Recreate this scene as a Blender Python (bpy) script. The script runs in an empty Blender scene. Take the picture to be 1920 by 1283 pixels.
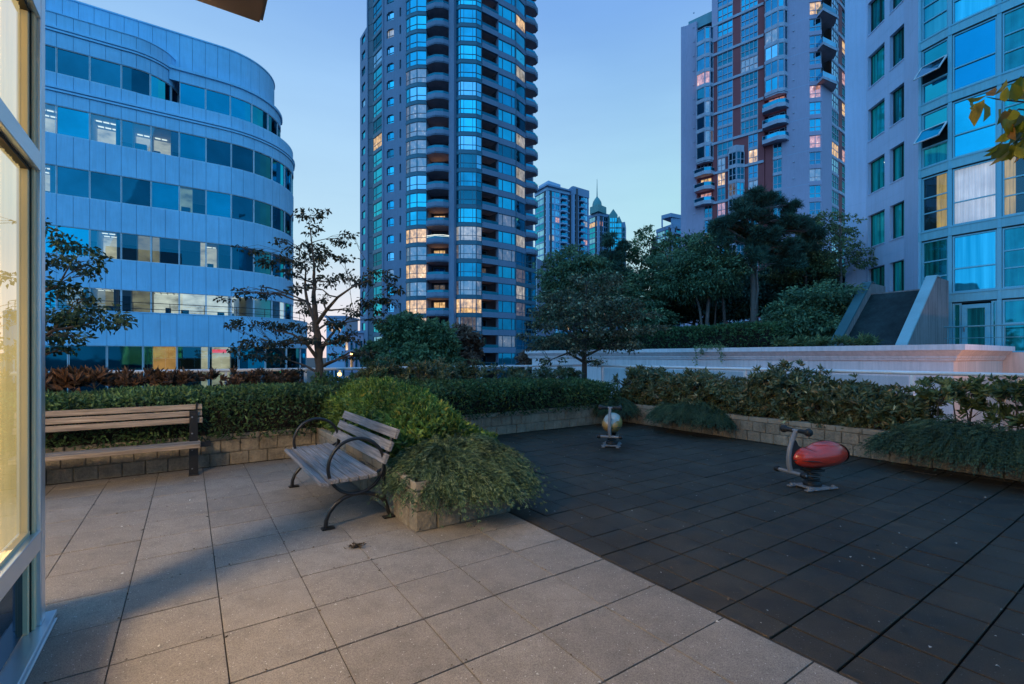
import bpy, bmesh, math, random
import numpy as np
from mathutils import Vector
random.seed(11)
RNG = np.random.default_rng(11)
scene = bpy.context.scene
COL = scene.collection
F = 892.0            # focal length in photo pixels
HZ = 668.0           # horizon row of the photo
EYE = 1.6
TH = math.radians(34.2)
SA, CA = math.sin(TH), math.cos(TH)
UP = Vector((0, 0, 1))

def W(a, b, z=0.0):
    """terrace grid (a = away to the left, b = away to the right) to world"""
    return Vector((-SA * a + CA * b, CA * a + SA * b, z))
def P(px, Y):
    return Vector(((px - 960.0) / F * Y, Y, 0))
def PW(px, py, Y):
    return Vector(((px - 960.0) / F * Y, Y, EYE + (HZ - py) / F * Y))
def proj(v):
    return 960 + F * v[0] / max(v[1], .01), HZ - F * (v[2] - EYE) / max(v[1], .01)

ORG = {}
def tag(o, label=None, cat=None, group=None, kind=None):
    if label: o['label'] = label
    if cat: o['category'] = cat
    if group: o['group'] = group
    if kind: o['kind'] = kind
    return o
def empty(name, loc, label=None, cat=None, group=None):
    o = bpy.data.objects.new(name, None)
    o.empty_display_size = .2
    o.location = loc
    COL.objects.link(o)
    ORG[o.name] = Vector(loc)
    return tag(o, label, cat, group)
def link(name, me, parent=None, origin=None):
    o = bpy.data.objects.new(name, me)
    COL.objects.link(o)
    if parent is not None:
        o.parent = parent
        ORG[o.name] = ORG[parent.name]
    else:
        o.location = origin if origin is not None else (0, 0, 0)
        ORG[o.name] = Vector(o.location)
    return o

class MB:
    def __init__(s): s.v, s.f, s.m, s.sm = [], [], [], []
    def add(s, vs, fs, mi=0, smooth=False):
        n = len(s.v); s.v += [tuple(x) for x in vs]
        for f in fs:
            s.f.append(tuple(i + n for i in f)); s.m.append(mi); s.sm.append(smooth)
    def hexa(s, b, t, mi=0):
        """bottom quad b (4 points, counter-clockwise from above) and top quad t"""
        s.add(list(b) + list(t), [(3, 2, 1, 0), (4, 5, 6, 7), (0, 1, 5, 4), (1, 2, 6, 5), (2, 3, 7, 6), (3, 0, 4, 7)], mi)
    def boxab(s, a0, a1, b0, b1, z0, z1, mi=0):
        q = [(a0, b0), (a0, b1), (a1, b1), (a1, b0)]
        s.hexa([W(a, b, z0) for a, b in q], [W(a, b, z1) for a, b in q], mi)
    def box(s, c, d, mi=0, ax=None):
        """box centre c, half sizes d along axes ax"""
        ax = ax or (Vector((1, 0, 0)), Vector((0, 1, 0)), UP)
        c = Vector(c); x, y, z = (ax[i] * d[i] for i in range(3))
        s.hexa([c - x - y - z, c + x - y - z, c + x + y - z, c - x + y - z], [c - x - y + z, c + x - y + z, c + x + y + z, c - x + y + z], mi)
    def prism(s, poly, z0, z1, mi=0):
        n = len(poly)
        vs = [(p[0], p[1], z0) for p in poly] + [(p[0], p[1], z1) for p in poly]
        s.add(vs, [tuple(range(n))[::-1], tuple(range(n, 2 * n))] + [(i, (i + 1) % n, n + (i + 1) % n, n + i) for i in range(n)], mi)
    def quad(s, a, b, c, d, mi=0): s.add([a, b, c, d], [(0, 1, 2, 3)], mi)
    def tube(s, pts, rad, n=8, mi=0, caps=True, smooth=True):
        pts = [Vector(p) for p in pts]
        if not hasattr(rad, '__len__'): rad = [rad] * len(pts)
        vs, fs = [], []
        ref = None
        for i, p in enumerate(pts):
            t = (pts[min(i + 1, len(pts) - 1)] - pts[max(i - 1, 0)])
            if t.length < 1e-9: t = UP.copy()
            t.normalize()
            if ref is None:
                ref = t.orthogonal().normalized()
            ref = (ref - t * ref.dot(t))
            if ref.length < 1e-6: ref = t.orthogonal()
            ref.normalize(); bi = t.cross(ref)
            for k in range(n):
                an = 2 * math.pi * k / n
                vs.append(p + (ref * math.cos(an) + bi * math.sin(an)) * rad[i])
        for i in range(len(pts) - 1):
            for k in range(n):
                k2 = (k + 1) % n
                fs.append((i * n + k, i * n + k2, (i + 1) * n + k2, (i + 1) * n + k))
        s.add(vs, fs, mi, smooth)
        if caps:
            s.add([vs[k] for k in range(n)], [tuple(range(n))[::-1]], mi)
            s.add([vs[(len(pts) - 1) * n + k] for k in range(n)], [tuple(range(n))], mi)
    def lathe(s, c, prof, n=20, mi=0, ax=None, smooth=True):
        """profile [(radius, height)] around axis"""
        ax = ax or (Vector((1, 0, 0)), Vector((0, 1, 0)), UP)
        c = Vector(c); vs, fs = [], []
        for r, h in prof:
            for k in range(n):
                an = 2 * math.pi * k / n
                vs.append(c + (ax[0] * math.cos(an) + ax[1] * math.sin(an)) * r + ax[2] * h)
        for i in range(len(prof) - 1):
            for k in range(n):
                k2 = (k + 1) % n
                fs.append((i * n + k, i * n + k2, (i + 1) * n + k2, (i + 1) * n + k))
        s.add(vs, fs, mi, smooth)
    def merge(s, o, mi_off=0):
        n = len(s.v); s.v += o.v
        s.f += [tuple(i + n for i in f) for f in o.f]; s.m += [x + mi_off for x in o.m]; s.sm += o.sm
    def build(s, name, mats, parent=None, origin=None, bevel=0, recalc=True, label=None, kind=None):
        if not isinstance(mats, (list, tuple)): mats = [mats]
        off = ORG[parent.name] if parent is not None else (Vector(origin) if origin is not None else Vector((0, 0, 0)))
        me = bpy.data.meshes.new(name)
        me.from_pydata([(x[0] - off[0], x[1] - off[1], x[2] - off[2]) for x in s.v], [], s.f)
        for m in mats: me.materials.append(m)
        me.polygons.foreach_set('material_index', s.m)
        me.polygons.foreach_set('use_smooth', s.sm)
        if recalc or bevel:
            bm = bmesh.new(); bm.from_mesh(me)
            if bevel:
                bmesh.ops.remove_doubles(bm, verts=bm.verts, dist=1e-5)
            if recalc: bmesh.ops.recalc_face_normals(bm, faces=bm.faces)
            bm.to_mesh(me); bm.free()
        me.update()
        o = link(name, me, parent, origin)
        if bevel:
            md = o.modifiers.new('bevel', 'BEVEL'); md.width = bevel; md.segments = 2; md.limit_method = 'ANGLE'; md.angle_limit = math.radians(40)
        return tag(o, label, None, None, kind)

# ------------------------------------------------------------------ materials
MATS = {}
def srgb(r, g, b):
    def c(u):
        u /= 255.0
        return u / 12.92 if u <= .04045 else ((u + .055) / 1.055) ** 2.4
    return (c(r), c(g), c(b))
class NT:
    def __init__(s, m):
        m.use_nodes = True; s.t = m.node_tree; s.t.nodes.clear()
    def n(s, typ, **kw):
        x = s.t.nodes.new('ShaderNode' + typ)
        for k, v in kw.items():
            if hasattr(x, k) and k not in x.inputs: setattr(x, k, v)
            elif k in x.inputs: x.inputs[k].default_value = v
        return x
    def l(s, a, b): s.t.links.new(a, b)
    def ramp(s, fac, stops):
        r = s.n('ValToRGB'); e = r.color_ramp.elements
        while len(e) < len(stops): e.new(.5)
        for i, (p, c) in enumerate(stops):
            e[i].position = p; e[i].color = (c[0], c[1], c[2], 1)
        s.l(fac, r.inputs['Fac']); return r.outputs['Color']
    def pos(s): return s.n('NewGeometry').outputs['Position']
    def noise(s, vec, scale, detail=4, rough=.55):
        x = s.n('TexNoise'); x.inputs['Scale'].default_value = scale; x.inputs['Detail'].default_value = detail; x.inputs['Roughness'].default_value = rough
        s.l(vec, x.inputs['Vector']); return x.outputs['Fac']
    def out(s, sh):
        o = s.n('OutputMaterial'); s.l(sh, o.inputs['Surface'])
    def mixc(s, fac, a, b, mode='MIX'):
        x = s.n('Mix', data_type='RGBA', blend_type=mode)
        for sock, val in ((x.inputs['Factor'], fac), (x.inputs[6], a), (x.inputs[7], b)):
            if hasattr(val, 'links'): s.l(val, sock)
            elif isinstance(val, (int, float)): sock.default_value = val
            else: sock.default_value = (*val[:3], 1)
        return x.outputs[2]
    def math(s, op, a, b=0.0, c=0.0):
        x = s.n('Math', operation=op)
        for i, v in enumerate((a, b, c)):
            if hasattr(v, 'links'): s.l(v, x.inputs[i])
            else: x.inputs[i].default_value = v
        return x.outputs[0]
    def bump(s, h, strength=.3, dist=.01):
        b = s.n('Bump'); b.inputs['Strength'].default_value = strength; b.inputs['Distance'].default_value = dist
        s.l(h, b.inputs['Height']); return b.outputs['Normal']

def new_mat(name):
    m = bpy.data.materials.new(name); MATS[name] = m
    return m, NT(m)

def surf(name, col, rough=.65, n1=(1.2, .25), n2=(30, .12), bump=(60, .15, .004), spec=.4, metal=0.0, streak=0.0, coat=0.0, dark=None):
    m, t = new_mat(name)
    p = t.pos()
    c = t.mixc(t.math('MULTIPLY_ADD', t.noise(p, n1[0], 5), 1.6, -.3), tuple(x * (1 - n1[1]) for x in col), tuple(min(1, x * (1 + n1[1])) for x in col))
    c2 = t.mixc(t.noise(p, n2[0], 3), tuple([1 - n2[1]] * 3), tuple([1 + n2[1]] * 3))
    c = t.mixc(1.0, c, c2, 'MULTIPLY')
    if streak:
        mp = t.n('Mapping'); mp.inputs['Scale'].default_value = (5, 5, .35); t.l(p, mp.inputs['Vector'])
        s = t.ramp(t.noise(mp.outputs[0], 1.6, 6, .65), [(.42, (1, 1, 1)), (.75, tuple([1 - streak] * 3))])
        c = t.mixc(1.0, c, s, 'MULTIPLY')
    b = t.n('BsdfPrincipled')
    t.l(c, b.inputs['Base Color'])
    b.inputs['Roughness'].default_value = rough
    b.inputs['Specular IOR Level'].default_value = spec
    b.inputs['Metallic'].default_value = metal
    b.inputs['Coat Weight'].default_value = coat
    if bump: t.l(t.bump(t.noise(p, bump[0], 5, .6), bump[1], bump[2]), b.inputs['Normal'])
    t.out(b.outputs[0])
    return m

def tile_mat(name, c0, c1, fleck, rough, fleckcol, bumpd, worn=.18):
    """pavers: colour per tile from the face attribute 'tint', speckled aggregate"""
    m, t = new_mat(name)
    p = t.pos()
    at = t.n('Attribute'); at.attribute_name = 'tint'
    c = t.mixc(at.outputs['Fac'], c0, c1)
    big = t.ramp(t.noise(p, .9, 8, .65), [(.3, (1 - worn,) * 3), (.7, (1 + worn * .8,) * 3)])
    c = t.mixc(1.0, c, big, 'MULTIPLY')
    sd_ = .20 if worn < .3 else .45
    stain = t.ramp(t.noise(p, 6.0, 8, .72), [(.34, (1 - sd_, 1 - sd_, 1 - sd_)), (.52, (1, 1, 1)), (.72, (1 + sd_ * .5,) * 3)])
    c = t.mixc(1.0, c, stain, 'MULTIPLY')
    fine = t.ramp(t.noise(p, 190, 3, .7), [(.3, (.50, .50, .50)), (.72, (1.55, 1.53, 1.50))])
    c = t.mixc(1.0, c, fine, 'MULTIPLY')
    v = t.n('TexVoronoi'); v.inputs['Scale'].default_value = fleck[0]; t.l(p, v.inputs['Vector'])
    msk = t.ramp(v.outputs['Distance'], [(fleck[1], (1, 1, 1)), (fleck[1] * 1.6, (0, 0, 0))])
    rnd = t.n('SeparateColor'); t.l(v.outputs['Color'], rnd.inputs[0])
    msk2 = t.math('MULTIPLY', t.math('GREATER_THAN', rnd.outputs[0], fleck[2]), msk)
    c = t.mixc(msk2, c, fleckcol)
    b = t.n('BsdfPrincipled'); t.l(c, b.inputs['Base Color'])
    t.l(t.ramp(t.noise(p, 3, 4), [(.3, (rough - .12,) * 3), (.7, (rough + .1,) * 3)]), b.inputs['Roughness'])
    b.inputs['Specular IOR Level'].default_value = .35
    t.l(t.bump(t.noise(p, 170, 4, .7), .35, bumpd), b.inputs['Normal'])
    t.out(b.outputs[0]); return m

def leaf_mat(name, stops, trans=.25, rough=.5, spec=.35):
    m, t = new_mat(name)
    at = t.n('Attribute'); at.attribute_name = 'tint'
    c = t.ramp(at.outputs['Fac'], stops)
    g = t.ramp(t.noise(t.pos(), 2.6, 5, .65), [(.3, (.50, .50, .50)), (.68, (1.40, 1.38, 1.34))])
    c = t.mixc(1.0, c, g, 'MULTIPLY')
    b = t.n('BsdfPrincipled'); t.l(c, b.inputs['Base Color']); b.inputs['Roughness'].default_value = rough
    b.inputs['Specular IOR Level'].default_value = spec
    tr = t.n('BsdfTranslucent'); t.l(c, tr.inputs['Color'])
    mx = t.n('MixShader'); mx.inputs[0].default_value = trans
    t.l(b.outputs[0], mx.inputs[1]); t.l(tr.outputs[0], mx.inputs[2]); t.out(mx.outputs[0]); return m

def wood_mat(name, c0, c1, axis):
    """weathered planks, grain stretched along world direction axis"""
    m, t = new_mat(name)
    p = t.pos()
    rot = t.n('VectorRotate', rotation_type='Z_AXIS'); rot.inputs['Angle'].default_value = -math.atan2(axis[1], axis[0]); t.l(p, rot.inputs['Vector'])
    mp = t.n('Mapping'); mp.inputs['Scale'].default_value = (1.2, 34, 34); t.l(rot.outputs[0], mp.inputs['Vector'])
    g = t.noise(mp.outputs[0], 2.0, 6, .65)
    c = t.ramp(g, [(.28, tuple(x * .55 for x in c0)), (.45, c0), (.7, c1)])
    mp2 = t.n('Mapping'); mp2.inputs['Scale'].default_value = (.8, 5, 5); t.l(rot.outputs[0], mp2.inputs['Vector'])
    c = t.mixc(1.0, c, t.ramp(t.noise(mp2.outputs[0], 1.5, 5), [(.3, (.68, .68, .7)), (.7, (1.2, 1.18, 1.15))]), 'MULTIPLY')
    b = t.n('BsdfPrincipled'); t.l(c, b.inputs['Base Color']); b.inputs['Roughness'].default_value = .7
    b.inputs['Specular IOR Level'].default_value = .3
    t.l(t.bump(g, .5, .003), b.inputs['Normal'])
    t.out(b.outputs[0]); return m

def emit(name, col, s):
    m, t = new_mat(name); e = t.n('Emission'); e.inputs['Color'].default_value = (*col, 1); e.inputs['Strength'].default_value = s
    t.out(e.outputs[0]); return m

def facade_glass(name, tint, inner, fac, wob=.02, var=.35, scale=.35, rough=.03, glow=0.0, vert=False):
    """coated glass of a distant facade: dark interior tone under a tinted reflection"""
    m, t = new_mat(name)
    p = t.pos()
    oi = t.n('ObjectInfo')
    nz = t.noise(p, scale, 4, .6)
    k = t.math('ADD', t.math('MULTIPLY', nz, .7), t.math('MULTIPLY', oi.outputs['Random'], .3))
    tc = t.ramp(k, [(.25, tuple(x * (1 - var) for x in tint)), (.7, tuple(min(1, x * (1 + var)) for x in tint))])
    pv = p
    if vert:
        mv = t.n('Mapping'); mv.inputs['Scale'].default_value = (1, 1, .04); t.l(p, mv.inputs['Vector']); pv = mv.outputs[0]
    ic = t.ramp(t.noise(pv, scale * 4, 3), [(.35, tuple(x * .35 for x in inner)), (.65, tuple(x * 1.4 for x in inner))])
    d = t.n('BsdfDiffuse'); t.l(ic, d.inputs['Color'])
    if glow:  # interior tone glows by itself, standing in for a lit room
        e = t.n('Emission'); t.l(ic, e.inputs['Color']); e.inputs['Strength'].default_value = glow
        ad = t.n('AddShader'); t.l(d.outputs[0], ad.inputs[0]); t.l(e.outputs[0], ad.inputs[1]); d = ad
    g = t.n('BsdfGlossy'); t.l(tc, g.inputs['Color']); g.inputs['Roughness'].default_value = rough
    t.l(t.bump(t.noise(p, .5, 2), .25, wob), g.inputs['Normal'])
    mx = t.n('MixShader'); mx.inputs[0].default_value = fac
    t.l(d.outputs[0], mx.inputs[1]); t.l(g.outputs[0], mx.inputs[2]); t.out(mx.outputs[0]); return m

def see_glass(name, tint, refl, f0=.12, graze=True):
    """clear pane: see-through with a mirror part that grows at grazing angles"""
    m, t = new_mat(name)
    tr = t.n('BsdfTransparent'); tr.inputs['Color'].default_value = (*tint, 1)
    g = t.n('BsdfGlossy'); g.inputs['Color'].default_value = (*refl, 1); g.inputs['Roughness'].default_value = .005
    lw = t.n('LayerWeight'); lw.inputs['Blend'].default_value = .5
    fac = t.math('MULTIPLY_ADD', t.math('POWER', lw.outputs['Facing'], 3.0), .85, f0) if graze else f0
    mx = t.n('MixShader')
    if graze: t.l(fac, mx.inputs[0])
    else: mx.inputs[0].default_value = f0
    t.l(tr.outputs[0], mx.inputs[1]); t.l(g.outputs[0], mx.inputs[2]); t.out(mx.outputs[0]); return m

def lit_glass(name, warm, s, tint, scale=1.1, fac=.25, vary=.8):
    """window of a lit room seen from far: uneven lamp light behind a faint reflection"""
    m, t = new_mat(name)
    p = t.pos()
    mp = t.n('Mapping'); mp.inputs['Scale'].default_value = (1.6, 1.6, 1.1); t.l(p, mp.inputs['Vector'])
    k = t.noise(mp.outputs[0], scale, 5, .65)
    c = t.ramp(k, [(.30, tuple(x * (1 - vary) * .6 for x in warm)), (.47, tuple(x * (1 - vary * .5) for x in warm)), (.62, warm), (.72, (1.5, 1.35, 1.05))])
    e = t.n('Emission'); t.l(c, e.inputs['Color']); e.inputs['Strength'].default_value = s
    g = t.n('BsdfGlossy'); g.inputs['Color'].default_value = (*tint, 1); g.inputs['Roughness'].default_value = .03
    mx = t.n('MixShader'); mx.inputs[0].default_value = fac
    t.l(e.outputs[0], mx.inputs[1]); t.l(g.outputs[0], mx.inputs[2]); t.out(mx.outputs[0]); return m

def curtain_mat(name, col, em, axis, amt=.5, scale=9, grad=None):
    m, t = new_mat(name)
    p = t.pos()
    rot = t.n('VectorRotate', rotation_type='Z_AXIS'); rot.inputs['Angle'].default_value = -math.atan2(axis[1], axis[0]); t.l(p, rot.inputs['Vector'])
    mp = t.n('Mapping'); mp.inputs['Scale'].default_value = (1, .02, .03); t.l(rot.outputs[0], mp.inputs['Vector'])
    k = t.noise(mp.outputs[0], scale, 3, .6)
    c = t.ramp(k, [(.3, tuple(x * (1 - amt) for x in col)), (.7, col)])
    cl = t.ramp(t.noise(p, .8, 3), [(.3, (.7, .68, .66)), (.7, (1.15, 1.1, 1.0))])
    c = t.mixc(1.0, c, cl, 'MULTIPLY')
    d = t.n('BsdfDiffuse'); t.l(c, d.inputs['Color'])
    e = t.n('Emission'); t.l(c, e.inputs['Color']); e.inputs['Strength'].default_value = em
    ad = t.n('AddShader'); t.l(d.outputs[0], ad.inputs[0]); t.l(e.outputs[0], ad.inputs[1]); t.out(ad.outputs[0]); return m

DA, DB = (-SA, CA), (CA, SA)
M_PAVE = tile_mat('paver_concrete', (.205, .180, .156), (.300, .264, .228), (75, .16, .93), .8, (.62, .60, .57), .0015)
M_RUB = tile_mat('rubber_granules', (.036, .0288, .0205), (.055, .0445, .0315), (95, .2, .96), .62, (.16, .16, .15), .005, worn=.5)
M_JOINT = surf('joint_dirt', (.045, .04, .034), .95)
M_BLKB = surf('black_underlay', (.002, .002, .002), .95, spec=.1, bump=None)
M_SLAB = surf('terrace_concrete', (.25, .25, .25), .9)
M_STREET = surf('asphalt', (.045, .046, .05), .85, n1=(.05, .3))
M_SOIL = surf('soil', (.018, .014, .011), .95, n1=(3, .4), bump=(25, .8, .03))
M_BLOCK = surf('split_face_block', (.29, .245, .185), .9, n1=(3.4, .42), n2=(30, .40), bump=(30, 1.0, .03), streak=.35)
M_CAP = surf('block_cap', (.31, .265, .205), .85, n1=(3, .28), n2=(40, .22), bump=(45, .6, .008), streak=.2)
M_STEEL = surf('black_painted_steel', (.012, .012, .014), .32, n1=(6, .3), spec=.5, bump=(80, .1, .002))
M_GALV = surf('grey_painted_steel', (.21, .215, .23), .42, n1=(5, .15), bump=(60, .08, .002))
M_RAIL = surf('white_rail_paint', (.68, .70, .74), .4, bump=None)
M_WOODG = wood_mat('grey_weathered_wood', (.20, .185, .185), (.38, .355, .35), DA)
M_WOODB = wood_mat('brown_weathered_wood', (.235, .185, .145), (.42, .345, .285), DB)
M_FRAME = surf('champagne_aluminium', (.66, .62, .56), .4, n1=(2, .06), n2=(50, .03), bump=None, metal=.1)
M_POST = surf('brushed_aluminium', (.70, .78, .86), .28, n1=(2, .05), n2=(50, .03), bump=None, metal=.75)
M_REVEAL = surf('warm_lit_frame_reveal', (.86, .72, .46), .5, n1=(2, .06), n2=(50, .03), bump=None)  # warm lamp light on the reveals is put into this colour
M_FRAMED = surf('frame_gasket', (.03, .027, .022), .6, bump=None)
M_SPAND = facade_glass('spandrel_glass_dark', (.30, .42, .55), (.02, .03, .045), .45, wob=0.0)
M_SOFFIT = surf('soffit_panel', (.24, .175, .13), .6, n1=(.8, .1), n2=(30, .05), bump=None)
M_FASCIA = surf('canopy_fascia', (.22, .20, .19), .6, bump=None)
M_CREAM = surf('cream_room_wall', (.72, .62, .42), .8, n1=(1, .05), n2=(30, .03), bump=None)
M_DRAPE = curtain_mat('glowing_cream_drape', (.92, .68, .28), 1.15, (1, 1), .22, 26)  # cloth glows by itself, standing in for room light behind it
M_PANE = see_glass('clear_window_glass', (.92, .95, .93), (.95, .97, 1), .10)
M_RAILGLASS = see_glass('railing_glass', (.72, .82, .84), (.8, .9, 1), .10)

M_OFFICE = surf('blue_grey_metal_panel', (.33, .65, .90), .5, n1=(.4, .14), n2=(2.2, .07), bump=(.9, .12, .03), streak=.13)
M_OFFJ = surf('panel_joint', (.17, .32, .46), .8, bump=None)
M_OFFM = surf('pale_mullion', (.66, .72, .78), .45, bump=None)
M_T1C = surf('grey_mauve_concrete', (.235, .26, .36), .8, n1=(.12, .15), n2=(3, .08), bump=None, streak=.15)
M_T1D = surf('dark_recess', (.10, .085, .10), .9, bump=None)
M_T1B = surf('balcony_soffit', (.62, .46, .46), .85, bump=None)
M_T1F = surf('teal_metal_band', (.055, .15, .21), .4, n1=(.2, .2), bump=None)
M_LOUV = surf('louvre_panel', (.10, .13, .17), .6, bump=None)
M_T2C = surf('lilac_concrete', (.48, .375, .50), .8, n1=(.1, .1), n2=(2, .06), bump=None, streak=.12)
M_T2R = surf('maroon_panel', (.36, .075, .08), .75, n1=(.2, .15), bump=None)
M_T2W = surf('pale_band', (.48, .44, .53), .7, bump=None)
M_HOT = surf('lilac_render', (.52, .60, .80), .85, n1=(.3, .10), n2=(12, .05), bump=(40, .08, .004), streak=.10)
M_HOTS = surf('teal_spandrel', (.20, .50, .60), .45, n1=(.4, .12), n2=(9, .06), bump=None, streak=.15)
M_HOTM = surf('teal_mullion', (.18, .48, .60), .4, n1=(.5, .1), bump=None)
M_HOTD = surf('shadow_gap', (.012, .035, .045), .8, bump=None)
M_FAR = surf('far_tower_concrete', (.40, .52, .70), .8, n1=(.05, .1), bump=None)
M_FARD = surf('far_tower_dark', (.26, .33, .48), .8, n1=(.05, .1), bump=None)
M_COPPER = surf('green_copper_roof', (.12, .28, .28), .6, bump=None)
M_CORN = surf('white_plaster_cornice', (.88, .72, .74), .8, n1=(.6, .12), n2=(14, .06), bump=(30, .12, .006), streak=.22)
M_CORP = surf('peach_lamplit_plaster', (.78, .54, .46), .8, n1=(.6, .14), n2=(14, .06), bump=(30, .12, .006), streak=.28)  # lamp glow on the wall end is put into this peach tone
M_SKYC = surf('stained_concrete', (.31, .25, .25), .9, n1=(.9, .18), n2=(9, .12), bump=(26, .3, .01), streak=.5)
M_SKYT = surf('teal_flashing', (.15, .31, .36), .5, n1=(1, .15), bump=None)
M_SKYG = surf('wired_dark_glazing', (.022, .034, .036), .6, n1=(1.5, .6), n2=(20, .4), bump=None, spec=.18, streak=.4)

G_CY = facade_glass('glass_bright_cyan', (.05, .55, .66), (.01, .05, .06), .78)
G_BL = facade_glass('glass_mid_blue', (.035, .38, .52), (.01, .04, .055), .75)
G_DK = facade_glass('glass_dark_teal', (.03, .20, .27), (.01, .03, .035), .65)
G_PALE = facade_glass('glass_pale_sky', (.30, .58, .72), (.05, .08, .1), .75)
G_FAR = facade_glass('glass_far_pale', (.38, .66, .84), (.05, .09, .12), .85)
G_SL = facade_glass('glass_slate_blue', (.055, .24, .36), (.015, .03, .04), .7)
G_OFF = facade_glass('office_glass_blue', (.012, .40, .55), (.005, .035, .06), .74, wob=.03, scale=.22)
G_OFFD = facade_glass('office_glass_dark', (.015, .16, .23), (.004, .02, .03), .70, wob=.03, scale=.3)
G_SEE = see_glass('office_glass_clear', (.72, .88, .90), (.03, .48, .66), .30)
L_WARM = lit_glass('lit_warm', (1.0, .60, .25), 1.45, (.2, .4, .5))
L_PINK = lit_glass('lit_pink', (.95, .45, .36), 1.1, (.3, .45, .6), fac=.3)
L_WHITE = lit_glass('lit_white', (.80, .74, .66), .75, (.3, .5, .6), fac=.35, vary=.6)
L_DIM = lit_glass('lit_dim', (.42, .34, .30), .6, (.2, .45, .55), fac=.5)
def glowing_wall_mat(name, col, s):  # walls emit their own uneven glow in place of room lighting
    m, t = new_mat(name); p = t.pos()
    mp = t.n('Mapping'); mp.inputs['Scale'].default_value = (.9, .9, 1.8); t.l(p, mp.inputs['Vector'])
    k = t.noise(mp.outputs[0], 1.0, 4, .6)
    c = t.ramp(k, [(.3, tuple(x * .35 for x in col)), (.45, tuple(x * .75 for x in col)), (.62, col), (.75, tuple(min(1.3, x * 1.25) for x in col))])
    e = t.n('Emission'); t.l(c, e.inputs['Color']); e.inputs['Strength'].default_value = s; t.out(e.outputs[0]); return m
M_ROOM = glowing_wall_mat('lit_office_wall', (.95, .82, .56), .75)
M_ROOMB = glowing_wall_mat('dim_office_wall', (.62, .52, .30), .55)
M_ROOMG = glowing_wall_mat('greenish_office_wall', (.45, .58, .42), .6)
M_ROOMW = glowing_wall_mat('lit_office_white', (1.0, .95, .80), 1.0)
M_ROOMO = glowing_wall_mat('lit_lobby_orange', (1.0, .46, .14), .7)
M_ROOMD = surf('office_ceiling', (.5, .48, .42), .9, bump=None)
M_STRIP = emit('strip_light', (1.0, .94, .78), 1.5)
M_REDSIGN = emit('red_neon', (1.0, .07, .05), 1.3)
M_STAR = emit('street_lamp_bulb', (1.0, .48, .14), 9.0)
M_INNER = surf('dark_office_interior', (.012, .03, .038), .9, bump=None)
M_DESK = surf('office_furniture', (.05, .05, .055), .7, bump=None)

M_RED = surf('red_plastic', (.58, .048, .028), .24, n1=(3, .15), n2=(40, .06), bump=(120, .05, .001), spec=.55, coat=.3)
M_YEL = surf('yellow_plastic', (.46, .255, .075), .32, n1=(3, .15), n2=(40, .06), bump=(120, .05, .001), spec=.5, coat=.2)
M_SHEENP = surf('pale_sheen_plastic', (.46, .42, .36), .3, n1=(4, .1), bump=None)  # pale tone painting in the sky reflection on the yellow rider
M_BLKP = surf('black_rubber_grip', (.015, .016, .018), .55, n1=(5, .2), bump=None)

BARK = surf('bark', (.060, .050, .044), .9, n1=(3, .3), n2=(30, .3), bump=(40, .8, .01))
BARKP = surf('pale_bark', (.12, .10, .095), .9, n1=(3, .3), n2=(30, .3), bump=(40, .8, .01))
LF_DOG = leaf_mat('dogwood_leaf', [(0, (0.018, 0.026, 0.018)), (.6, (0.037, 0.053, 0.033)), (1, (0.088, 0.077, 0.056))], .30)
LF_DOGG = leaf_mat('green_dogwood_leaf', [(0, (.012, .030, .016)), (.6, (.030, .066, .030)), (1, (.085, .12, .060))], .25)
LF_DOGM = leaf_mat('dogwood_leaf_turning', [(0, (0.034, 0.049, 0.029)), (.55, (0.091, 0.105, 0.064)), (.85, (0.161, 0.164, 0.102)), (1, (0.376, 0.411, 0.263))], .25)
LF_HEDGE = leaf_mat('dark_hedge_leaf', [(0, (0.026, 0.055, 0.023)), (.6, (0.068, 0.137, 0.051)), (1, (0.143, 0.236, 0.084))], .2)
LF_LIME = leaf_mat('yellow_green_leaf', [(0, (0.049, 0.095, 0.024)), (.55, (0.143, 0.242, 0.048)), (.9, (0.264, 0.349, 0.068)), (1, (0.418, 0.360, 0.076))], .25)
LF_RED = leaf_mat('russet_leaf', [(0, (0.027, 0.025, 0.018)), (.4, (0.078, 0.048, 0.033)), (.8, (0.184, 0.093, 0.054)), (1, (0.276, 0.146, 0.078))], .25)
LF_LAUR = leaf_mat('leathery_leaf', [(0, (0.038, 0.061, 0.028)), (.5, (0.105, 0.138, 0.064)), (.8, (0.178, 0.172, 0.082)), (.93, (0.293, 0.172, 0.079)), (1, (0.492, 0.484, 0.285))], .18, .42, .5)
LF_LAURG = leaf_mat('fresh_leathery_leaf', [(0, (0.036, 0.063, 0.025)), (.5, (0.119, 0.168, 0.063)), (.85, (0.210, 0.238, 0.084)), (1, (0.364, 0.210, 0.098))], .25, .42, .5)
LF_JUN = leaf_mat('juniper_needles', [(0, (0.023, 0.052, 0.031)), (.6, (0.058, 0.117, 0.066)), (1, (0.137, 0.190, 0.100))], .1, .6)
LF_JUNL = leaf_mat('lit_juniper_needles', [(0, (0.032, 0.064, 0.032)), (.6, (0.088, 0.152, 0.072)), (1, (0.200, 0.256, 0.136))], .1, .6)  # lighter copy of the juniper colours with light put into it
LF_PINE = leaf_mat('pine_needles', [(0, (0.021, 0.060, 0.047)), (.6, (0.051, 0.125, 0.095)), (1, (0.106, 0.208, 0.145))], .1, .6)
LF_TREE = leaf_mat('garden_tree_leaf', [(0, (0.047, 0.105, 0.068)), (.6, (0.124, 0.218, 0.124)), (1, (0.284, 0.396, 0.198))], .3)
LF_TREEL = leaf_mat('light_tree_leaf', [(0, (0.063, 0.109, 0.055)), (.6, (0.171, 0.234, 0.108)), (1, (0.375, 0.390, 0.168))], .3)
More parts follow.
